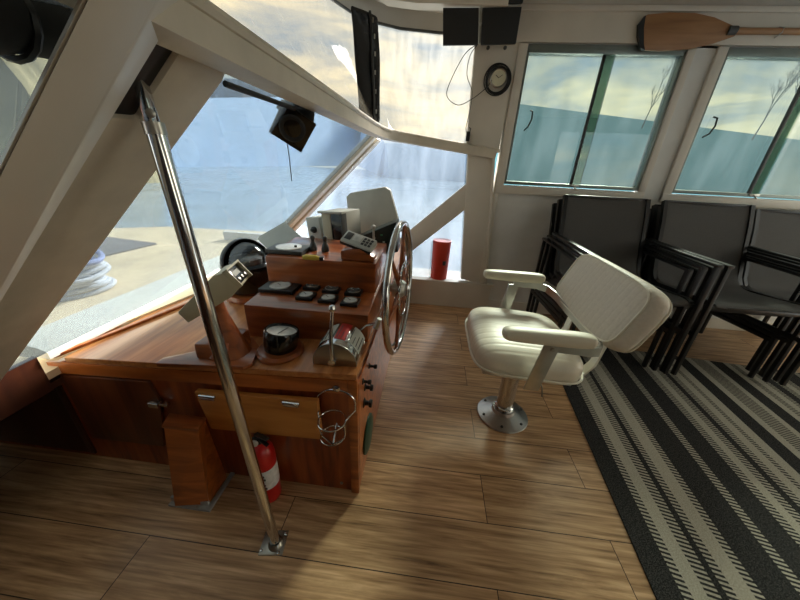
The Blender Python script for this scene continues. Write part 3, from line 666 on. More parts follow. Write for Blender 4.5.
# engine throttle: half drum with two levers
tc_ = Vector((-.288, .895, 0)); tz = ctz(-.288)
th = thing('engine_throttle', 'chrome half-drum engine throttle with red-banded scale and two levers', 'throttle', (tc_.x, tc_.y, tz))
R_ = .078
ya, yb = .835, .985
arc = [(tc_.x+R_*math.cos(a), tz+.01+R_*math.sin(a)) for a in [k*PI/24 for k in range(25)]]
MB().prism([(x, ya, z) for x, z in arc]+[(tc_.x-R_, ya, tz), (tc_.x+R_, ya, tz)], (0, yb-ya, 0), .002).build('drum', M['chrome'], th)
for k0, k1, m_, nm in ((15, 20, 'redband', 'red_band'), (5, 9, 'palegrey', 'scale_band')):
    pass
redm = plain('red_scale', (170, 40, 34), .35, .3)
for (k0, k1, mm_, nm) in ((9, 13, redm, 'red_band'), (2, 8, M['palegrey'], 'scale_plate'), (14, 21, M['palegrey'], 'scale_plate')):
    rows = [[(tc_.x+(R_+.0012)*math.cos(a), y_, tz+.01+(R_+.0012)*math.sin(a)) for a in [k*PI/24 for k in range(k0, k1+1)]] for y_ in (ya+.03, yb-.012)]
    MB().grid(rows).build(nm, mm_, th)
b = MB()
for k in range(12):
    a = math.radians(25+k*11); p = Vector((tc_.x+(R_+.002)*math.cos(a), 0, tz+.01+(R_+.002)*math.sin(a)))
    b.box((p.x-.001, ya+.04, p.z-.001), (p.x+.001, yb-.03-.02*(k % 3), p.z+.001))
b.build('scale_marks', M['grey'], th)
MB().prism([(x*1.0, ya-.006, z) for x, z in arc]+[(tc_.x-R_, ya-.006, tz), (tc_.x+R_, ya-.006, tz)], (0, .006, 0), .001).build('end_cheek', M['steel'], th)
# near lever
lv = MB().tube([(tc_.x-.005, ya-.014, tz+.02), (tc_.x-.006, ya-.010, tz+.11), (tc_.x-.004, ya+.012, tz+.205)], [.0075, .0065, .006], 14).lathe([(.013, 0), (.013, .016), (0, .018)], (tc_.x-.005, ya-.004, tz+.02), (0, -1, 0), 16).build('lever', M['chrome'], th)
MB().lathe([(0, -.012), (.009, -.009), (.012, 0), (.009, .009), (0, .012)], (tc_.x-.004, ya+.014, tz+.212), n=16).build('lever_knob', M['chrome'], lv)
# far lever, swung towards the wheel
lv = MB().tube([(tc_.x+.03, yb+.010, tz+.03), (tc_.x+.075, yb+.012, tz+.075), (tc_.x+.125, yb-.03, tz+.112)], [.007, .006, .005], 14).lathe([(.013, 0), (.013, .016), (0, .018)], (tc_.x+.02, yb, tz+.02), (0, 1, 0), 16).build('lever', M['chrome'], th)
MB().tube([(tc_.x+.122, yb-.035, tz+.095), (tc_.x+.136, yb-.035, tz+.135)], [.010, .009], 14).build('lever_knob', M['alu'], lv)

# gauges on the lower dash step
TS = (.745-.722)/(1.56-.992); TN = Vector((0, -TS, 1)).normalized()
def on_t1(px, py): return atP(px, py, (-.4, .992, .722), TN)
def square_gauge(px, py, w, d, name, label, face='dialdark', group=None, hgt=.016, round_=True):
    c_ = on_t1(px, py); r_ = thing(name, label, 'gauge', c_, group)
    MB().box(c_+Vector((-w/2, -d/2, 0)), c_+Vector((w/2, d/2, hgt)), .003).build('gauge_body', M['black'], r_)
    rr = min(w, d)*.40
    e = 1.0 if round_ else 1
    MB().lathe([(rr*1.08, hgt-.001), (rr*1.08, hgt+.003), (rr, hgt+.004), (rr*.98, hgt+.001)], c_, n=28).build('bezel', M['steel'], r_)
    MB().lathe([(rr, hgt+.0015), (0, hgt+.0018)], c_, n=28).build('gauge_face', M[face], r_)
    MB().bar(c_+Vector((0, 0, hgt+.003)), c_+Vector((-rr*.55, rr*.45, hgt+.003)), .002, .001).build('needle', M['black' if face == 'dial' else 'palegrey'], r_)
    return r_
square_gauge(281, 289, .150, .105, 'dash_gauge', 'large square black gauge with round silver dial, left on the lower dash', 'dial')
SG = [(313, 288, 'dialdark', 'small dark round gauge, back row, nearest the large square gauge'), (332, 291, 'dialdark', 'small dark square gauge, middle of the back row'), (354, 293.5, 'dialdark', 'small dark gauge, back row, nearest the steering wheel'),
      (306.5, 297.5, 'dial', 'small pale-faced gauge, front row, beside the large square gauge'), (328.5, 300.5, 'dial', 'small gauge with greenish face behind the throttle lever knob'), (350.5, 303.5, 'dial', 'small silver gauge, front row, nearest the steering wheel')]
for px, py, fc, lb in SG: square_gauge(px, py, .070, .066, 'small_gauge', lb, fc, 'small gauges on the lower dash step', .014)

# things on the upper dash step
U0 = (-.45, 1.195, .862); UTN = Vector((0, -(.875-.862)/(1.52-1.195), 1)).normalized()
def on_t2(px, py): return atP(px, py, U0, UTN)
c_ = on_t2(290, 252)
rp = thing('dial_instrument', 'flat black instrument with large white oval dial on the upper dash', 'instrument', c_)
MB().box(c_+Vector((-.095, -.045, 0)), c_+Vector((.075, .075, .018)), .004).build('instrument_body', M['grey'], rp)
MB().lathe([(.056, .018), (.056, .022), (.050, .023), (0, .021)], c_+Vector((-.01, .015, 0)), n=32).build('white_dial', M['dial'], rp)
MB().lathe([(.006, .021), (.006, .03), (0, .031)], c_+Vector((.025, .01, 0)), n=12).build('center_knob', M['black'], rp)
for px, py, lb in ((313.5, 250, 'dark grey pawn-shaped peg on the upper dash, left one of the pair'), (325.5, 251, 'dark grey pawn-shaped peg on the upper dash, right one of the pair')):
    c_ = on_t2(px, py); r_ = thing('dash_peg', lb, 'peg', c_, 'pair of pegs on the upper dash')
    MB().lathe([(0, 0), (.018, 0), (.018, .012), (.013, .03), (.009, .036), (.008, .046)], c_, n=20).build('peg_body', M['grey'], r_)
    MB().lathe([(.007, .046), (.010, .052), (.010, .062), (.006, .068), (0, .069)], c_, n=16).build('peg_tip', M['grey'], r_)
c_ = on_t2(310, 261)
ya_ = thing('yellow_case', 'small yellow rounded case lying at the front edge of the upper dash', 'case', c_)
MB().tube([c_+Vector((-.035, .01, .011)), c_+Vector((-.02, .012, .012)), c_+Vector((.02, .012, .012)), c_+Vector((.038, .012, .011))], [.008, .0115, .0115, .007], 14).build('case_shell', M['yellow'], ya_)
MB().box(c_+Vector((.038, .004, .002)), c_+Vector((.055, .022, .018)), .003).build('case_cap', M['black'], ya_)
# handheld radio on a wooden wedge
c_ = Vector((-.285, 1.29, .868))
wr = thing('marine_radio', 'grey marine radio with keypad cradled on a wooden wedge, upper dash', 'radio', c_)
MB().prism([(-.365, 1.205, .866), (-.222, 1.205, .866), (-.222, 1.205, .885), (-.285, 1.205, .915), (-.365, 1.205, .905)], (0, .12, 0), .005).build('wooden_wedge', M['mahogx'], wr)
rr_ = RZ(-14) @ RY(12) @ RX(28); rc_ = Vector((-.300, 1.255, .935))
def rb(lo, hi, bev, name, mat): return MB().box(rc_+Vector(lo), rc_+Vector(hi), bev, rot=rr_, piv=rc_).build(name, mat, wr)
rb((-.070, -.035, -.014), (.075, .035, .014), .007, 'radio_body', M['palegrey'])
rb((-.071, -.0365, -.010), (.076, -.030, .006), .003, 'radio_side', M['black'])
rb((-.060, -.018, .0135), (-.030, .025, .0155), .001, 'speaker_grille', M['grey'])
rb((-.024, -.012, .0135), (.012, .025, .0155), .001, 'radio_screen', M['dial'])
for i in range(3):
    for j in range(3): rb((.022+i*.016, -.020+j*.016, .0135), (.033+i*.016, -.009+j*.016, .0165), .001, 'radio_key', M['grey'])
# display box with dark hooded screen, on the dash behind
def local_box(c_, R, lo, hi, bev, name, mat, par): return MB().box(Vector(c_)+Vector(lo), Vector(c_)+Vector(hi), bev, rot=R, piv=Vector(c_)).build(name, mat, par)
c_ = atY(340, 226, 1.66); R = RZ(-18) @ RY(-4)
du = thing('display_unit', 'grey boxy display with dark recessed screen behind the upper dash', 'display', (c_.x, c_.y, .745))
a = local_box(c_, R, (-.075, -.06, -.085), (.075, .10, .085), .006, 'display_housing', M['palegrey'], du)
local_box(c_, R, (-.010, -.064, -.070), (.066, -.058, .070), .001, 'dark_screen', M['blackgloss'], du)
local_box(c_, R, (-.066, -.066, -.076), (-.012, -.058, .074), .003, 'front_panel', M['beige'], du)
local_box(c_, R, (-.078, -.085, .076), (.078, -.04, .088), .003, 'screen_hood', M['palegrey'], du)
local_box(c_, R, (.066, -.085, -.08), (.076, -.04, .086), .003, 'side_hood', M['grey'], du)
MB().box((c_.x-.05, c_.y-.01, .74), (c_.x+.05, c_.y+.05, c_.z-.08), .004).build('display_foot', M['grey'], du)
# small pale unit left of it with a knob
c_ = atY(318, 228, 1.70); R = RZ(-22) @ RY(-8)
su = thing('speaker_unit', 'small pale box with a black knob, left of the display', 'instrument', (c_.x, c_.y, .745))
local_box(c_, R, (-.055, -.03, -.085), (.045, .08, .065), .008, 'unit_housing', M['palegrey'], su)
MB().lathe([(.018, 0), (.018, .01), (.010, .012), (.009, .025), (0, .026)], c_+R @ Vector((.0, -.03, -.005)), R @ Vector((0, -1, 0)), 20).build('unit_knob', M['black'], su)
MB().box((c_.x-.03, c_.y, .74), (c_.x+.03, c_.y+.05, c_.z-.07), .003).build('unit_foot', M['grey'], su)
# pale plate instrument with rounded corners (back of a chart display)
Yp = 1.95
P = [atY(x, y, Yp) for x, y in ((350, 193), (385, 187), (390, 190), (399, 222), (396, 232), (356, 238), (350, 232), (346, 197))]
pc = sum(P, Vector())/len(P)
pp = thing('plotter_cover', 'pale grey rounded rectangular plotter cover standing behind the dash', 'cover', (pc.x, pc.y, .75))
MB().prism(P, (.0, .05, 0), .008).build('cover_shell', M['palegrey'], pp)
MB().box((pc.x-.05, Yp+.005, .60), (pc.x+.05, Yp+.045, pc.z-.10), .004).build('cover_foot', M['grey'], pp)
# dark electronics box in front of it
P = [atY(x, y, 1.62) for x, y in ((352, 240), (396, 222), (398, 252), (360, 262))]
pc = sum(P, Vector())/4
eb = thing('switch_box', 'dark switch box with small green and white lights behind the wheel', 'switch box', (pc.x, pc.y, pc.z-.06))
MB().prism(P, (0, .14, 0), .004).build('box_shell', M['darkgreen'], eb)
U_ = (P[1]-P[0]).normalized(); V_ = (P[3]-P[0]).normalized()
for i in range(4):
    for j in range(2):
        q_ = P[0]+U_*(.035+.045*i)+V_*(.035+.04*j)
        MB().box(q_+Vector((-.006, -.006, -.004)), q_+Vector((.006, .002, .004)), .001).build('switch', plain('switch_green', (60, 140, 96), .4) if (i+j) % 2 else M['palegrey'], eb)
MB().box((pc.x-.06, 1.64, .60), (pc.x+.06, 1.74, pc.z-.03), .004).build('box_foot', M['black'], eb)
# antenna wand
c_ = atY(374, 258, 1.42)
an = thing('throttle_wand', 'short upright metal wand with white tip beside the radio', 'wand', (c_.x, c_.y, .87))
MB().tube([(c_.x, c_.y, .868), (c_.x-.002, c_.y, .90), atY(373.5, 229, 1.42)], [.008, .006, .005], 12).build('wand_rod', M['steel'], an)
q_ = atY(373.5, 227, 1.42); MB().lathe([(0, -.012), (.009, -.008), (.011, 0), (.008, .008), (0, .010)], q_, (.3, 0, 1), 14).build('wand_tip', M['palegrey'], an)
# leaning pale booklet in front of the windshield
P = [atY(258, 240, 1.70), atY(284, 225, 1.70), atY(304, 243, 1.62), atY(274, 256, 1.60)]
pc = sum(P, Vector())/4
lb = thing('chart_folder', 'pale flat folder leaning behind the upper dash near the compass', 'folder', (pc.x, pc.y, pc.z-.08))
MB().prism(P, (0, .012, .018), .003).build('folder_cover', M['palegrey'], lb)
MB().prism([Vector((pc.x-.06, 1.60, .60)), Vector((pc.x+.06, 1.60, .60)), Vector((pc.x+.04, 1.62, pc.z-.05)), Vector((pc.x-.04, 1.62, pc.z-.05))], (0, .05, 0), .004).build('folder_rest', M['grey'], lb)

# ---------------------------------------------------------------- steering wheel
wc = Vector((-.119, 1.354, .696)); WR = .322; t_, a_ = .032, .083
e1 = Vector((math.sin(a_), math.cos(a_), 0)); wn = Vector((math.cos(a_)*math.cos(t_), -math.sin(a_)*math.cos(t_), math.sin(t_))); e2 = wn.cross(e1)
sw = thing('steering_wheel', 'large stainless spoked steering wheel on the aft face of the console', 'steering wheel', wc)
cir = lambda r, off=0, n=72: [wc+wn*off+(e1*math.cos(2*PI*k/n)+e2*math.sin(2*PI*k/n))*r for k in range(n)]
MB().tube(cir(WR-.012), .0145, 14, closed=True).build('rim', M['chrome'], sw)
MB().tube(cir(WR-.045, -.008), .006, 10, closed=True).build('inner_ring', M['steel'], sw)
MB().lathe([(0, .03), (.03, .028), (.045, .01), (.045, -.03), (.02, -.035), (.018, -.09), (0, -.09)], wc, wn, 28).build('hub', M['alu'], sw)
for k in range(6):
    a = k*PI/3+.25; d_ = e1*math.cos(a)+e2*math.sin(a)
    MB().tube([wc+d_*.035, wc+d_*.12+wn*.004, wc+d_*.20, wc+d_*(WR-.02)], [.011, .015, .009, .008], 10).build('spoke', M['mahogx'] if k % 1 == 0 else M['chrome'], sw)
b = MB()
for k in range(30):
    a = k*2*PI/30; d_ = e1*math.cos(a)+e2*math.sin(a); b.lathe([(0, -.008), (.008, 0), (0, .008)], wc+d_*(.13)+wn*.02, wn, 8)
b.tube(cir(.13, .02), .005, 8, closed=True); b.build('beaded_ring', M['chrome'], sw)
MB().lathe([(.035, 0), (.035, .03), (.018, .035), (.018, .06), (0, .06)], (-.212, 1.36, .692), (1, 0, 0), 24).build('shaft_housing', M['black'], sw)

# ---------------------------------------------------------------- red can on the ledge
kc = atZ(437.5, 281, .262); kc = Vector((kc.x+.01, 2.775, .262))
k_ = thing('red_canister', 'red cylindrical canister standing on the white ledge by the side window', 'canister', kc)
MB().lathe([(0, 0), (.074, 0), (.078, .008), (.084, .34), (.083, .352)], kc, n=40).build('canister_body', M['redcan'], k_)
MB().lathe([(.083, .352), (.086, .356), (.086, .364), (.078, .366), (.074, .356), (0, .354)], kc, n=40).build('canister_lid', M['redcan'], k_)
MB().box((kc.x+.02, kc.y-.083, .41), (kc.x+.05, kc.y-.070, .45), .004).build('emblem_patch', M['grey'], k_)

# ================================================================ HELM CHAIR
hcx, hcy = .49, 1.325
hch = thing('helm_chair', 'white padded helm chair with aluminium arms on a chrome pedestal', 'chair', (hcx, hcy, 0))
MB().lathe([(0, 0), (.134, 0), (.137, .004), (.134, .010), (.10, .020), (.062, .034), (.056, .05), (.052, .05)], (hcx, hcy, 0), n=48).build('pedestal_base', M['alu'], hch)
for k in range(6):
    a = k*PI/3+.3
    MB().lathe([(.008, 0), (.007, .005), (0, .006)], (hcx+.112*math.cos(a), hcy+.112*math.sin(a), .016), n=8).build('base_bolt', M['grey'], hch)
MB().lathe([(.052, .04), (.050, .07), (.044, .075), (.043, .41), (0, .41)], (hcx, hcy, 0), n=36).build('pedestal_tube', M['chrome'], hch)
MB().box((hcx-.09, hcy-.10, .385), (hcx+.12, hcy+.10, .41), .005).build('swivel_plate', M['alu'], hch)
MB().tube([(hcx+.05, hcy-.10, .395), (hcx+.075, hcy-.13, .37), (hcx+.10, hcy-.14, .32), (hcx+.11, hcy-.14, .27)], .004, 8).build('height_lever', M['steel'], hch)
def cushion(cx, cy, cz, sx, sy, sz, e=.32, nu=28, nv=14, R=None, crown=0):
    """super-ellipsoid pad"""
    rows = []
    def sp(v, p): return math.copysign(abs(v)**p, v)
    for j in range(nv+1):
        ph = -PI/2+PI*j/nv; row = []
        for i in range(nu+1):
            th_ = -PI+2*PI*i/nu
            v = Vector((sx*sp(math.cos(ph), .42)*sp(math.cos(th_), e), sy*sp(math.cos(ph), .42)*sp(math.sin(th_), e), sz*sp(math.sin(ph), .62)))
            v.z += crown*(1-min(1, (v.x/sx)**2))*(1-min(1, (v.y/sy)**2))
            if R: v = R @ v
            row.append(Vector((cx, cy, cz))+v)
        rows.append(row)
    b = MB().grid(rows); bmesh.ops.remove_doubles(b.bm, verts=b.bm.verts, dist=.0005); return b
SR = RY(2.5)
sc = Vector((.487, 1.345, .468))
cushion(sc.x, sc.y, sc.z,   .243, .272, .076, R=SR, crown=.012, e=.42).build('seat_cushion', M['seatrib'], hch, sub=1)
def sell(sx, sy, e, z, n=64): 
    sp = lambda v, p: math.copysign(abs(v)**p, v)
    return [sc+SR @ Vector((sx*sp(math.cos(2*PI*k/n), e), sy*sp(math.sin(2*PI*k/n), e), z)) for k in range(n)]
MB().tube(sell(.246, .275, .42, -.02), .005, 8, closed=True).build('seat_piping', M['piping'], hch)
MB().box((.29, 1.12, .402), (.68, 1.57, .418), .006, rot=SR, piv=sc).build('seat_pan', M['alu'], hch)
# backrest
bc = Vector((.79, 1.322, .750)); BR = RY(22)
cushion(bc.x, bc.y, bc.z, .050, .290, .128, e=.35, R=BR).bm.free()
rows = []
sp = lambda v, p: math.copysign(abs(v)**p, v)
b = MB(); nv, nu = 12, 40
for j in range(nv+1):
    ph = -PI/2+PI*j/nv; row = []
    for i in range(nu+1):
        th_ = -PI+2*PI*i/nu; c1 = sp(math.cos(ph), .24)
        v = Vector((.052*sp(math.sin(ph), .60), .305*c1*sp(math.cos(th_), .38), .143*c1*sp(math.sin(th_), .38)))
        row.append(bc+BR @ v)
    rows.append(row)
b.grid(rows); bmesh.ops.remove_doubles(b.bm, verts=b.bm.verts, dist=.0005); b.build('backrest_cushion', M['backvinyl'], hch, sub=1)
bp_ = [bc+BR @ Vector((.041, .290*sp(math.cos(2*PI*k/64), .38), .134*sp(math.sin(2*PI*k/64), .38))) for k in range(64)]
MB().tube(bp_, .005, 8, closed=True).build('back_piping', M['piping'], hch)
bp_ = [bc+BR @ Vector((-.043, .284*sp(math.cos(2*PI*k/64), .38), .130*sp(math.sin(2*PI*k/64), .38))) for k in range(64)]
MB().tube(bp_, .004, 8, closed=True).build('back_piping', M['piping'], hch)
# arms: flat aluminium band round the back, uprights, padded rests
ya1, yf1 = 1.035, 1.650
band = [(.50, ya1, .635), (.60, ya1, .632), (.655, ya1, .628), (.69, ya1+.012, .627), (.707, ya1+.045, .628), (.707, 1.345, .632), (.70, yf1-.10, .645), (.675, yf1-.03, .655), (.63, yf1, .66), (.50, yf1, .665)]
MB().sweep(band, [(-.004, -.02), (.004, -.02), (.004, .02), (-.004, .02)]).build('arm_band', M['alu'], hch)
for yy, s_ in ((ya1, -1), (yf1, 1)):
    MB().prism([(.475, yy, .655), (.535, yy, .655), (.500, yy, .425), (.440, yy, .425)], (0, s_*.008, 0), .002).build('arm_upright', M['alu'], hch)
    MB().lathe([(.009, 0), (.008, .005), (0, .006)], (.508, yy+s_*(.008 if s_ > 0 else .008), .628), (0, s_, 0), 12).build('arm_bolt', M['steel'], hch)
for yy, z0_ in ((1.015, .69), (1.655, .705)):
    b = MB(); pr = [(x_-(.03 if yy < 1.2 else .01), r__) for x_, r__ in [(.335, .014), (.345, .024), (.37, .029), (.50, .030), (.62, .030), (.66, .027), (.675, .016)]]
    rows = []
    for x_, r__ in pr: rows.append([(x_, yy+r__*1.2*sp(math.cos(a), .7), z0_+r__*.92*sp(math.sin(a), .7)-.010*(x_-.335)) for a in [k*PI/10 for k in range(21)]])
    b.grid(rows); bmesh.ops.remove_doubles(b.bm, verts=b.bm.verts, dist=.0004)
    bmesh.ops.holes_fill(b.bm, edges=b.bm.edges)
    b.build('arm_pad', M['vinylseat'], hch, sub=1)
# curved brackets from seat to backrest
for yy in (1.19, 1.50):
    MB().sweep([(.60, yy, .412), (.69, yy, .412), (.745, yy, .43), (.775, yy, .48), (.785, yy, .56), (.80, yy, .66)], [(-.022, -.004), (.022, -.004), (.022, .004), (-.022, .004)], up=(0, 0, 1)).build('back_bracket', M['sill'], hch)

# ================================================================ STACKED SLING CHAIRS
def make_sling(loc, label):
    """stack chair facing -Y: two side frames, sling seat and back"""
    r_ = thing('sling_chair', label, 'chair', loc, 'black stacked sling chairs along the window wall'); L = Vector(loc)
    for s_ in (-1, 1):
        X = s_*.325
        def P(y, z, x=X): return L+Vector((x, y, z))
        MB().bar(P(.31, .735), P(-.37, .735), .036, .018, .004).build('armrest', M['frame'], r_)
        MB().bar(P(-.355, 0), P(-.355, .73), .022, .026, .004, up=(0, 1, 0)).build('front_leg', M['frame'], r_)
        MB().bar(P(.295, 0), P(.295, .73), .022, .026, .004, up=(0, 1, 0)).build('rear_leg', M['frame'], r_)
        MB().bar(P(-.355, .30), P(.295, .27), .022, .028, .004).build('side_rail', M['frame'], r_)
        curve = [P(-.34, .49, s_*.292), P(-.30, .50, s_*.292), P(-.10, .475, s_*.292), P(.10, .455, s_*.292), P(.16, .47, s_*.292), P(.20, .52, s_*.292), P(.26, .70, s_*.292), P(.31, .87, s_*.292), P(.365, 1.01, s_*.292)]
        MB().sweep(curve, [(-.013, -.015), (.013, -.015), (.013, .015), (-.013, .015)], up=(0, -.6, .8)).build('sling_rail', M['frame'], r_)
    prof = [(-.345, .48), (-.34, .495), (-.30, .507), (-.20, .495), (-.10, .480), (.02, .464), (.10, .460), (.15, .472), (.19, .515), (.225, .60), (.26, .71), (.31, .87), (.345, .96), (.368, 1.015)]
    rows = [[L+Vector((x_, y-.003+.012*(1-(x_/.285)**2), z-.010*(1-(x_/.285)**2)+.004)) for x_ in [(-.285+.57*k/8) for k in range(9)]] for y, z in prof]
    MB().grid(rows).build('sling_fabric', M['sling'], r_, solid=.004, sub=1)
    MB().bar(L+Vector((-.292, .368, 1.008)), L+Vector((.292, .368, 1.008)), .016, .018, .004).build('back_top_bar', M['frame'], r_)
    MB().bar(L+Vector((-.32, -.33, .478)), L+Vector((.32, -.33, .478)), .025, .022, .004).build('front_bar', M['frame'], r_)
    MB().bar(L+Vector((-.32, .14, .44)), L+Vector((.32, .14, .44)), .02, .025, .004).build('rear_bar', M['frame'], r_)
    return r_
stacks = [('first stack, nearest the helm chair', 1.285, 2.13, 3), ('second stack, with its right half in front of the third', 1.985, 2.125, 3), ('third stack at the right edge', 2.70, 2.215, 3)]
nm = ['bottom chair', 'middle chair', 'top chair']
srcs = None
stk_lab = ['left stack, beside the helm chair', 'middle stack, under the second window', 'right stack, cut by the photo edge']
for si, (nme, sx_, sy_, cnt) in enumerate(stacks):
    for k in range(cnt):                      # k = 0 on the floor
        y_ = sy_+.085*(cnt-1-k); z_ = .040*k
        if si == 2: z_ = .040*k*.6
        lab = 'grey sling chair, %s of the %s' % (nm[k], stk_lab[si])
        if srcs is None: srcs = make_sling((sx_, y_, z_), lab)
        else: copy_thing(srcs, (sx_, y_, z_), lab)

# ================================================================ RUG
rm = MB().box((0, -1.9, 0), (2.0, .93, .007), .002)
rg_ = rm.build('striped_rug', M['rug'], smooth=False); rg_.location = (.897+.006, 1.30, .0); rg_.rotation_euler = (0, 0, -math.atan(.0975))
tag(rg_, 'black and cream striped flat-woven rug on the plank floor', 'rug')

# ================================================================ ON THE STARBOARD WALL
# wooden paddle
pd = thing('wooden_paddle', 'wooden paddle with black tip mounted across the top of the windows', 'paddle', (1.5, WY-.05, 2.1))
YP = WY-.055
out = [(642, 20), (648, 14), (670, 12), (695, 12.5), (715, 17), (735, 26), (740, 30), (735, 36), (715, 43), (690, 49), (660, 51), (645, 50), (641, 44), (640, 30)]
PP = [atY(x, y, YP) for x, y in out]
MB().prism(PP, (0, .018, 0), .005).build('blade', M['paddle'], pd)
tip = [(642, 20), (648, 14), (644, 30), (643, 44), (645, 50), (640, 45), (639, 30)]
MB().prism([atY(x, y, YP-.002) for x, y in ((639, 24), (646, 15), (644, 28), (644, 44), (645, 50), (641, 48), (638.5, 36))], (0, .024, 0)).build('blade_tip', M['black'], pd)
a0, a1 = atY(732, 31, YP+.009), atY(800, 31.5, YP+.009)
d_ = (a1-a0).normalized()
MB().tube([a0, a0+d_*.1, a0+d_*1.0], [.020, .0175, .0175], 16).build('shaft', M['paddle'], pd)
MB().tube([a0-d_*.03, a0+d_*.02], .026, 16).build('shaft_lashing', M['grey'], pd)
for tt in (.28, .9): MB().tube([a0+d_*tt+Vector((0, .02, -.028)), a0+d_*tt+Vector((0, -.022, -.012)), a0+d_*tt+Vector((0, -.022, .012)), a0+d_*tt+Vector((0, .02, .028))], .003, 6).build('hook', M['steel'], pd)
# clock with coiled cable
kc = atY(498.5, 78, WY-.03)
ck = thing('wall_clock', 'small round cream-faced clock inside a coil of black cable on the post', 'clock', kc)
MB().lathe([(0, 0), (.058, 0), (.060, .02), (.055, .024), (.050, .018), (0, .017)], (kc.x, WY-.013, kc.z), (0, -1, 0), 36).build('clock_case', M['steel'], ck)
MB().lathe([(.051, .0185), (0, .019)], (kc.x, WY-.013, kc.z), (0, -1, 0), 32).build('clock_face', plain('cream_dial', (206, 204, 178), .5), ck)
MB().bar((kc.x, WY-.035, kc.z), (kc.x-.022, WY-.035, kc.z+.016), .004, .002, up=(0, 1, 0)).build('hour_hand', M['black'], ck)
MB().bar((kc.x, WY-.037, kc.z), (kc.x+.026, WY-.037, kc.z+.018), .003, .002, up=(0, 1, 0)).build('minute_hand', M['black'], ck)
cb = thing('coiled_cable', 'coil of black cable hung on the post around the clock', 'cable', kc)
for k in range(7):
    rr_ = .074+.006*(k % 4); ox = random.uniform(-.008, .008); oz = random.uniform(-.012, .004)-.006
    MB().tube([(kc.x+ox+rr_*math.cos(a), WY-.026-.007*(k % 3), kc.z+oz+rr_*1.05*math.sin(a)) for a in [j*2*PI/40 for j in range(40)]], .0042, 8, closed=True).build('cable_turn', M['cable'], cb)
def wire(pts, name, label, r=.0026):
    P = [atY(x, y, Y) for x, y, Y in pts]; Q = []
    n_ = len(P)
    for i in range(n_-1):
        p0, p1, p2, p3 = P[max(i-1, 0)], P[i], P[i+1], P[min(i+2, n_-1)]
        for k in range(8):
            t = k/8; Q.append(.5*((2*p1)+(p2-p0)*t+(2*p0-5*p1+4*p2-p3)*t*t+(3*p1-p0-3*p2+p3)*t**3))
    Q.append(P[-1])
    return tag(MB().tube(Q, r, 6).build(name, M['cable'], loc=P[0]), label, 'cable')
wire([(478, 44, 2.62), (465, 54, 2.62), (451, 80, 2.62), (447, 96, 2.62), (458, 105, 2.63), (472, 99, 2.64), (486, 88, 2.66), (492, 80, 2.675)], 'hanging_cable', 'thin black cable looping low from the black panels to the clock')
wire([(478, 44, 2.64), (470, 56, 2.65), (467, 75, 2.66), (472, 92, 2.67), (470, 110, 2.68), (466, 128, 2.69), (468, 137, 2.69)], 'hanging_cable', 'thin black cable dropping from the black panels to the rail')
cl = thing('rail_clamp', 'small black clip on the rail at the foot of the curtain', 'clip', atY(468, 136, 2.67))
c_ = atY(468, 136, 2.67)
MB().box(c_+Vector((-.014, -.008, -.035)), c_+Vector((.014, .03, .03)), .003).build('clip_body', M['black'], cl)
MB().tube([c_+Vector((.01, -.01, .03)), c_+Vector((.012, -.014, .05)), c_+Vector((.0, -.012, .055))], .004, 6).build('clip_lever', M['grey'], cl)
# four black panels below the ceiling at the post
YB = 2.56
bp4 = thing('folding_black_panels', 'set of four black square panels hanging below the ceiling above the post', 'panel', atY(480, 8, YB))
for pts in (((443, 7.5), (479, 7.5), (478, 44.5), (443, 45)), ((482.5, 7.5), (522, 6.5), (516, 43.5), (481, 44.5)), ((443, -28), (480, -29), (479, 3.5), (443, 4)), ((483, -29), (527, -30), (523, 2.5), (482.5, 3.5))):
    MB().prism([atY(x, y, YB) for x, y in pts], (0, .022, 0), .004).build('panel', M['blackmatte'], bp4)
MB().tube([atY(481, -30, YB+.03), atY(480.5, 5, YB+.03), atY(479.5, 44, YB+.03)], .008, 10).build('support_rod', M['palegrey'], bp4)
MB().bar(atY(445, 5.8, YB+.03), atY(521, 4.5, YB+.03), .012, .012, .002).build('cross_bar', M['steel'], bp4)
for x, y in ((480.5, 5.5), (480, 24)): MB().lathe([(.010, 0), (.010, .012), (0, .014)], atY(x, y, YB+.012), (0, -1, 0), 12).build('joint_screw', M['palegrey'], bp4)
for x in (485, 502):
    q_ = atY(x+3, 48, WY-.0125); tag(MB().lathe([(.012, 0), (.012, .008), (.006, .010), (.006, .02), (0, .021)], q_, (0, -1, 0), 12).build('coat_peg', M['grey'], loc=q_), 'small grey peg on the post, %s under the black panels' % ('left one' if x == 485 else 'right one'), 'peg')
# loudspeaker hanging from the header in front of the windshield
LX = -.52
sp_ = thing('loudspeaker', 'small black loudspeaker hung under the windshield header', 'loudspeaker', atX(293, 124, LX))
c_ = atX(294, 122, LX); R = Matrix.Rotation(math.radians(38), 3, FW) @ RZ(-48) @ RY(8)
a = local_box(c_, R, (-.075, -.055, -.055), (.055, .055, .055), .012, 'speaker_cabinet', M['black'], sp_)
P = [c_+R @ Vector(v) for v in ((.055, -.06, -.058), (.055, .06, -.058), (.055, .06, .058), (.055, -.06, .058))]
MB().prism(P, R @ Vector((.012, 0, 0)), .003).build('speaker_front', M['blackgloss'], sp_)
MB().lathe([(.045, 0), (.040, .003), (.015, -.006), (0, -.002)], c_+R @ Vector((.068, 0, 0)), R @ Vector((1, 0, 0)), 28).build('speaker_cone', M['rubber'], sp_)
tp = Vector((-.475, c_.y-.06, 1.415))
MB().tube([tp, c_+R @ Vector((-.02, -.058, .03)), c_+R @ Vector((-.02, -.062, 0))], .006, 8).tube([tp, tp+Vector((0, .10, 0)), c_+R @ Vector((-.02, .062, 0))], .006, 8).build('speaker_bracket', M['black'], sp_)
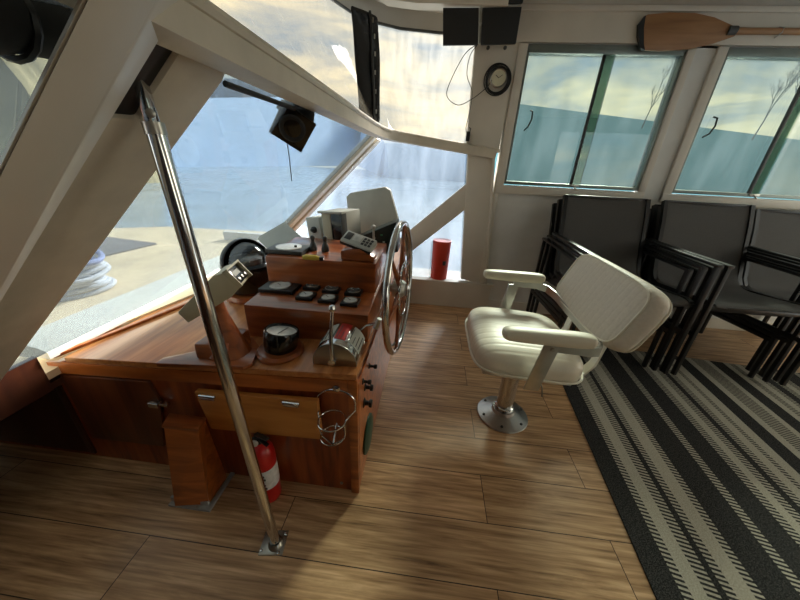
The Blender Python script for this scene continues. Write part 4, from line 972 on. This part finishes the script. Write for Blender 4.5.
MB().tube([c_+Vector((-.03, -.01, -.055)), c_+Vector((-.03, -.0, -.12)), c_+Vector((-.028, -.005, -.15)), c_+Vector((-.03, .0, -.20))], .002, 6).build('speaker_wire', M['grey'], sp_)

# ================================================================ OUTSIDE
o = MB().prism([(-1.34, -2.6, .50), (-1.34, 3.2, .50), (-3.0, 3.2, .47), (-4.6, 2.4, .45), (-5.4, .4, .44), (-5.4, -.6, .44), (-3.0, -2.8, .47)], (0, 0, -.03)).build('trim_22', M['foredeck'], smooth=False); struct(o)
o = MB().box((-60, -60, -.75), (60, 90, -.7)).build('water', M['water'], smooth=False); struct(o)
dk = thing('floating_dock', 'tan floating dock with white edge beyond the foredeck', 'dock', (-8, 4, -.7))
MB().box((-16, 3.4, -.7), (-5.8, 5.2, -.25), .02).build('dock_deck', M['dock'], dk)
MB().box((-16, 3.3, -.35), (-5.8, 3.42, -.2), .01).build('dock_edge', M['sill'], dk)
# deck items: hatch with dark rim, rope bundle
ht = thing('deck_hatch', 'dark-rimmed flat deck hatch seen through the windshield', 'hatch', (-2.9, 2.3, .47))
MB().box((-3.2, 1.7, .46), (-2.5, 2.5, .50), .01, rot=RZ(-8)).build('hatch_lid', plain('hatch_grey', (120, 116, 116), .6), ht)
MB().box((-4.4, 1.6, .44), (-3.5, 1.68, .50), .01, rot=RZ(-12)).build('hatch_rim', plain('hatch_rim_brown', (92, 76, 66), .6), ht)
rope = thing('rope_bundle', 'white and blue rope bundle on the foredeck at lower left outside', 'rope', (-2.02, 1.42, .49))
for k in range(9):
    rr_ = .16-.012*(k % 4); z_ = .505+.022*k
    MB().tube([(-2.02+rr_*math.cos(a)+.01*math.sin(3*a+k), 1.42+rr_*math.sin(a), z_+.01*math.sin(2*a+k*1.3)) for a in [j*2*PI/28 for j in range(28)]], .014, 8, closed=True).build('rope_turn', plain('rope_blue', (150, 160, 205), .8) if k in (7, 8) else plain('rope_white', (210, 212, 220), .8) if k == 0 else bpy.data.materials['rope_white'], rope)
# hillside behind the starboard windows
def ridge(pts, name, mat, thick, zb=-.7, rough=0, label='', cat='hill', bulge=0):
    top = []
    for (p, q) in zip(pts, pts[1:]):
        for k in range(12):
            t = k/12; v = Vector(p).lerp(Vector(q), t); v.z += rough*(random.random()-.5); top.append(v)
    top.append(Vector(pts[-1]))
    out_ = Vector((top[-1].y-top[0].y, -(top[-1].x-top[0].x), 0)).normalized()
    if out_.dot(top[0]) < 0: out_ = -out_
    rows = [[Vector((v.x, v.y, zb))-out_*thick*.6 for v in top], [v*1-out_*thick*.3-Vector((0, 0, (v.z-zb)*.35)) for v in top], top, [v+out_*thick-Vector((0, 0, v.z-zb)) for v in top]]
    o = MB().grid(rows).build(name, mat, loc=(top[0].x, top[0].y, zb)); return tag(o, label, cat)
Yh = 42
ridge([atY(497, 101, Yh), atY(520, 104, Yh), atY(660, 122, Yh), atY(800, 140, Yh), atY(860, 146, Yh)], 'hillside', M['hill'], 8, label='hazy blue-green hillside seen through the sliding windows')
Xh = -40
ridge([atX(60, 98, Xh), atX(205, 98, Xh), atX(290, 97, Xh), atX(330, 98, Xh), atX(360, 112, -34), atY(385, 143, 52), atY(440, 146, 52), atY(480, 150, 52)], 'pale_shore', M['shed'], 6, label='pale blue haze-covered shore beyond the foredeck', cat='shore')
ridge([atX(0, 84, -60), atX(150, 82, -60), atX(225, 80, -60), atX(300, 90, -60), atX(340, 105, -60)], 'mountain_ridge', M['mount'], 8, rough=1.2, label='dark snow-flecked mountain ridge above the pale shore', cat='mountain')
ridge([atX(-30, 22, -22), atX(20, 20, -22), atX(60, 24, -22), atX(90, 60, -22)], 'reflection_ridge', M['reflection'], 5, rough=.6, label='olive sandy bluff added as a ridge, seen through the small pane at the far left', cat='reflection')  # added ridge, imitates a tan reflection in the far-left pane
# bare trees on the hill
def tree(base, h, label, seed):
    rnd = random.Random(seed); b = MB()
    def br(p, d, L, r, lv):
        q = p+d*L; b.tube([p, p.lerp(q, .5)+Vector((rnd.uniform(-1, 1), 0, rnd.uniform(-1, 1)))*L*.04, q], [r, r*.8, r*.6], 5)
        if lv:
            for _ in range(3 if lv > 1 else 4):
                dd = (d+Vector((rnd.uniform(-.8, .9), rnd.uniform(-.3, .3), rnd.uniform(.1, .9)))).normalized(); br(p.lerp(q, rnd.uniform(.5, 1)), dd, L*rnd.uniform(.5, .75), r*.6, lv-1)
    br(Vector(base), Vector((.15, 0, 1)).normalized(), h*.26, h*.006, 5)
    return tag(b.build('bare_tree', plain('bark_%d' % seed, (70, 74, 66), .9), loc=base), label, 'tree')
tree(atY(642, 128, 38), 9, 'thin bare tree through the right pane of the first window', 3)
tree(atY(752, 140, 30), 9.5, 'bare branching tree through the second window, left part', 5)
tree(atY(778, 142, 26), 9, 'wide bare tree through the second window, right part', 9)

# ================================================================ LIGHT, SKY, CAMERA
w = bpy.data.worlds.new('World'); bpy.context.scene.world = w; w.use_nodes = True; nt = w.node_tree
bg = nt.nodes['Background']; tc = N(nt, 'ShaderNodeTexCoord')
mp = N(nt, 'ShaderNodeMapping'); mp.inputs['Scale'].default_value = (1.6, 1.6, 5.5); nt.links.new(tc.outputs['Generated'], mp.inputs['Vector'])
no = N(nt, 'ShaderNodeTexNoise'); no.inputs['Scale'].default_value = 2.2; no.inputs['Detail'].default_value = 9; no.inputs['Roughness'].default_value = .6; no.inputs['Distortion'].default_value = .5
nt.links.new(mp.outputs[0], no.inputs['Vector'])
cr = N(nt, 'ShaderNodeValToRGB'); e = cr.color_ramp.elements
e[0].position = .36; e[0].color = srgb(140, 160, 176); e[1].position = .66; e[1].color = srgb(255, 240, 200); k = e.new(.5); k.color = srgb(196, 196, 184)
nt.links.new(no.outputs['Fac'], cr.inputs['Fac']); nt.links.new(cr.outputs['Color'], bg.inputs['Color']); bg.inputs['Strength'].default_value = 1.6
S = bpy.data.lights.new('sun', 'SUN'); S.energy = 8.5; S.angle = math.radians(15); S.color = (1, .94, .84)
so = bpy.data.objects.new('sun', S); COL.objects.link(so)
sd = Vector((.345, .90, .56)).normalized(); so.rotation_euler = sd.to_track_quat('Z', 'Y').to_euler(); so.location = (5, 12, 9)

cam = bpy.data.cameras.new('Camera'); co = bpy.data.objects.new('Camera', cam); COL.objects.link(co)
cam.sensor_width = 36; cam.lens = FOC/800*36; cam.clip_start = .02; cam.clip_end = 400
co.matrix_world = Matrix.Translation(EYE) @ Matrix((RT, UP, -FW)).transposed().to_4x4()
sc_ = bpy.context.scene; sc_.camera = co
sc_.view_settings.view_transform = 'Standard'; sc_.view_settings.look = 'None'; sc_.view_settings.gamma = 1
sc_.view_settings.use_curve_mapping = False; sc_.view_settings.exposure = 1.5
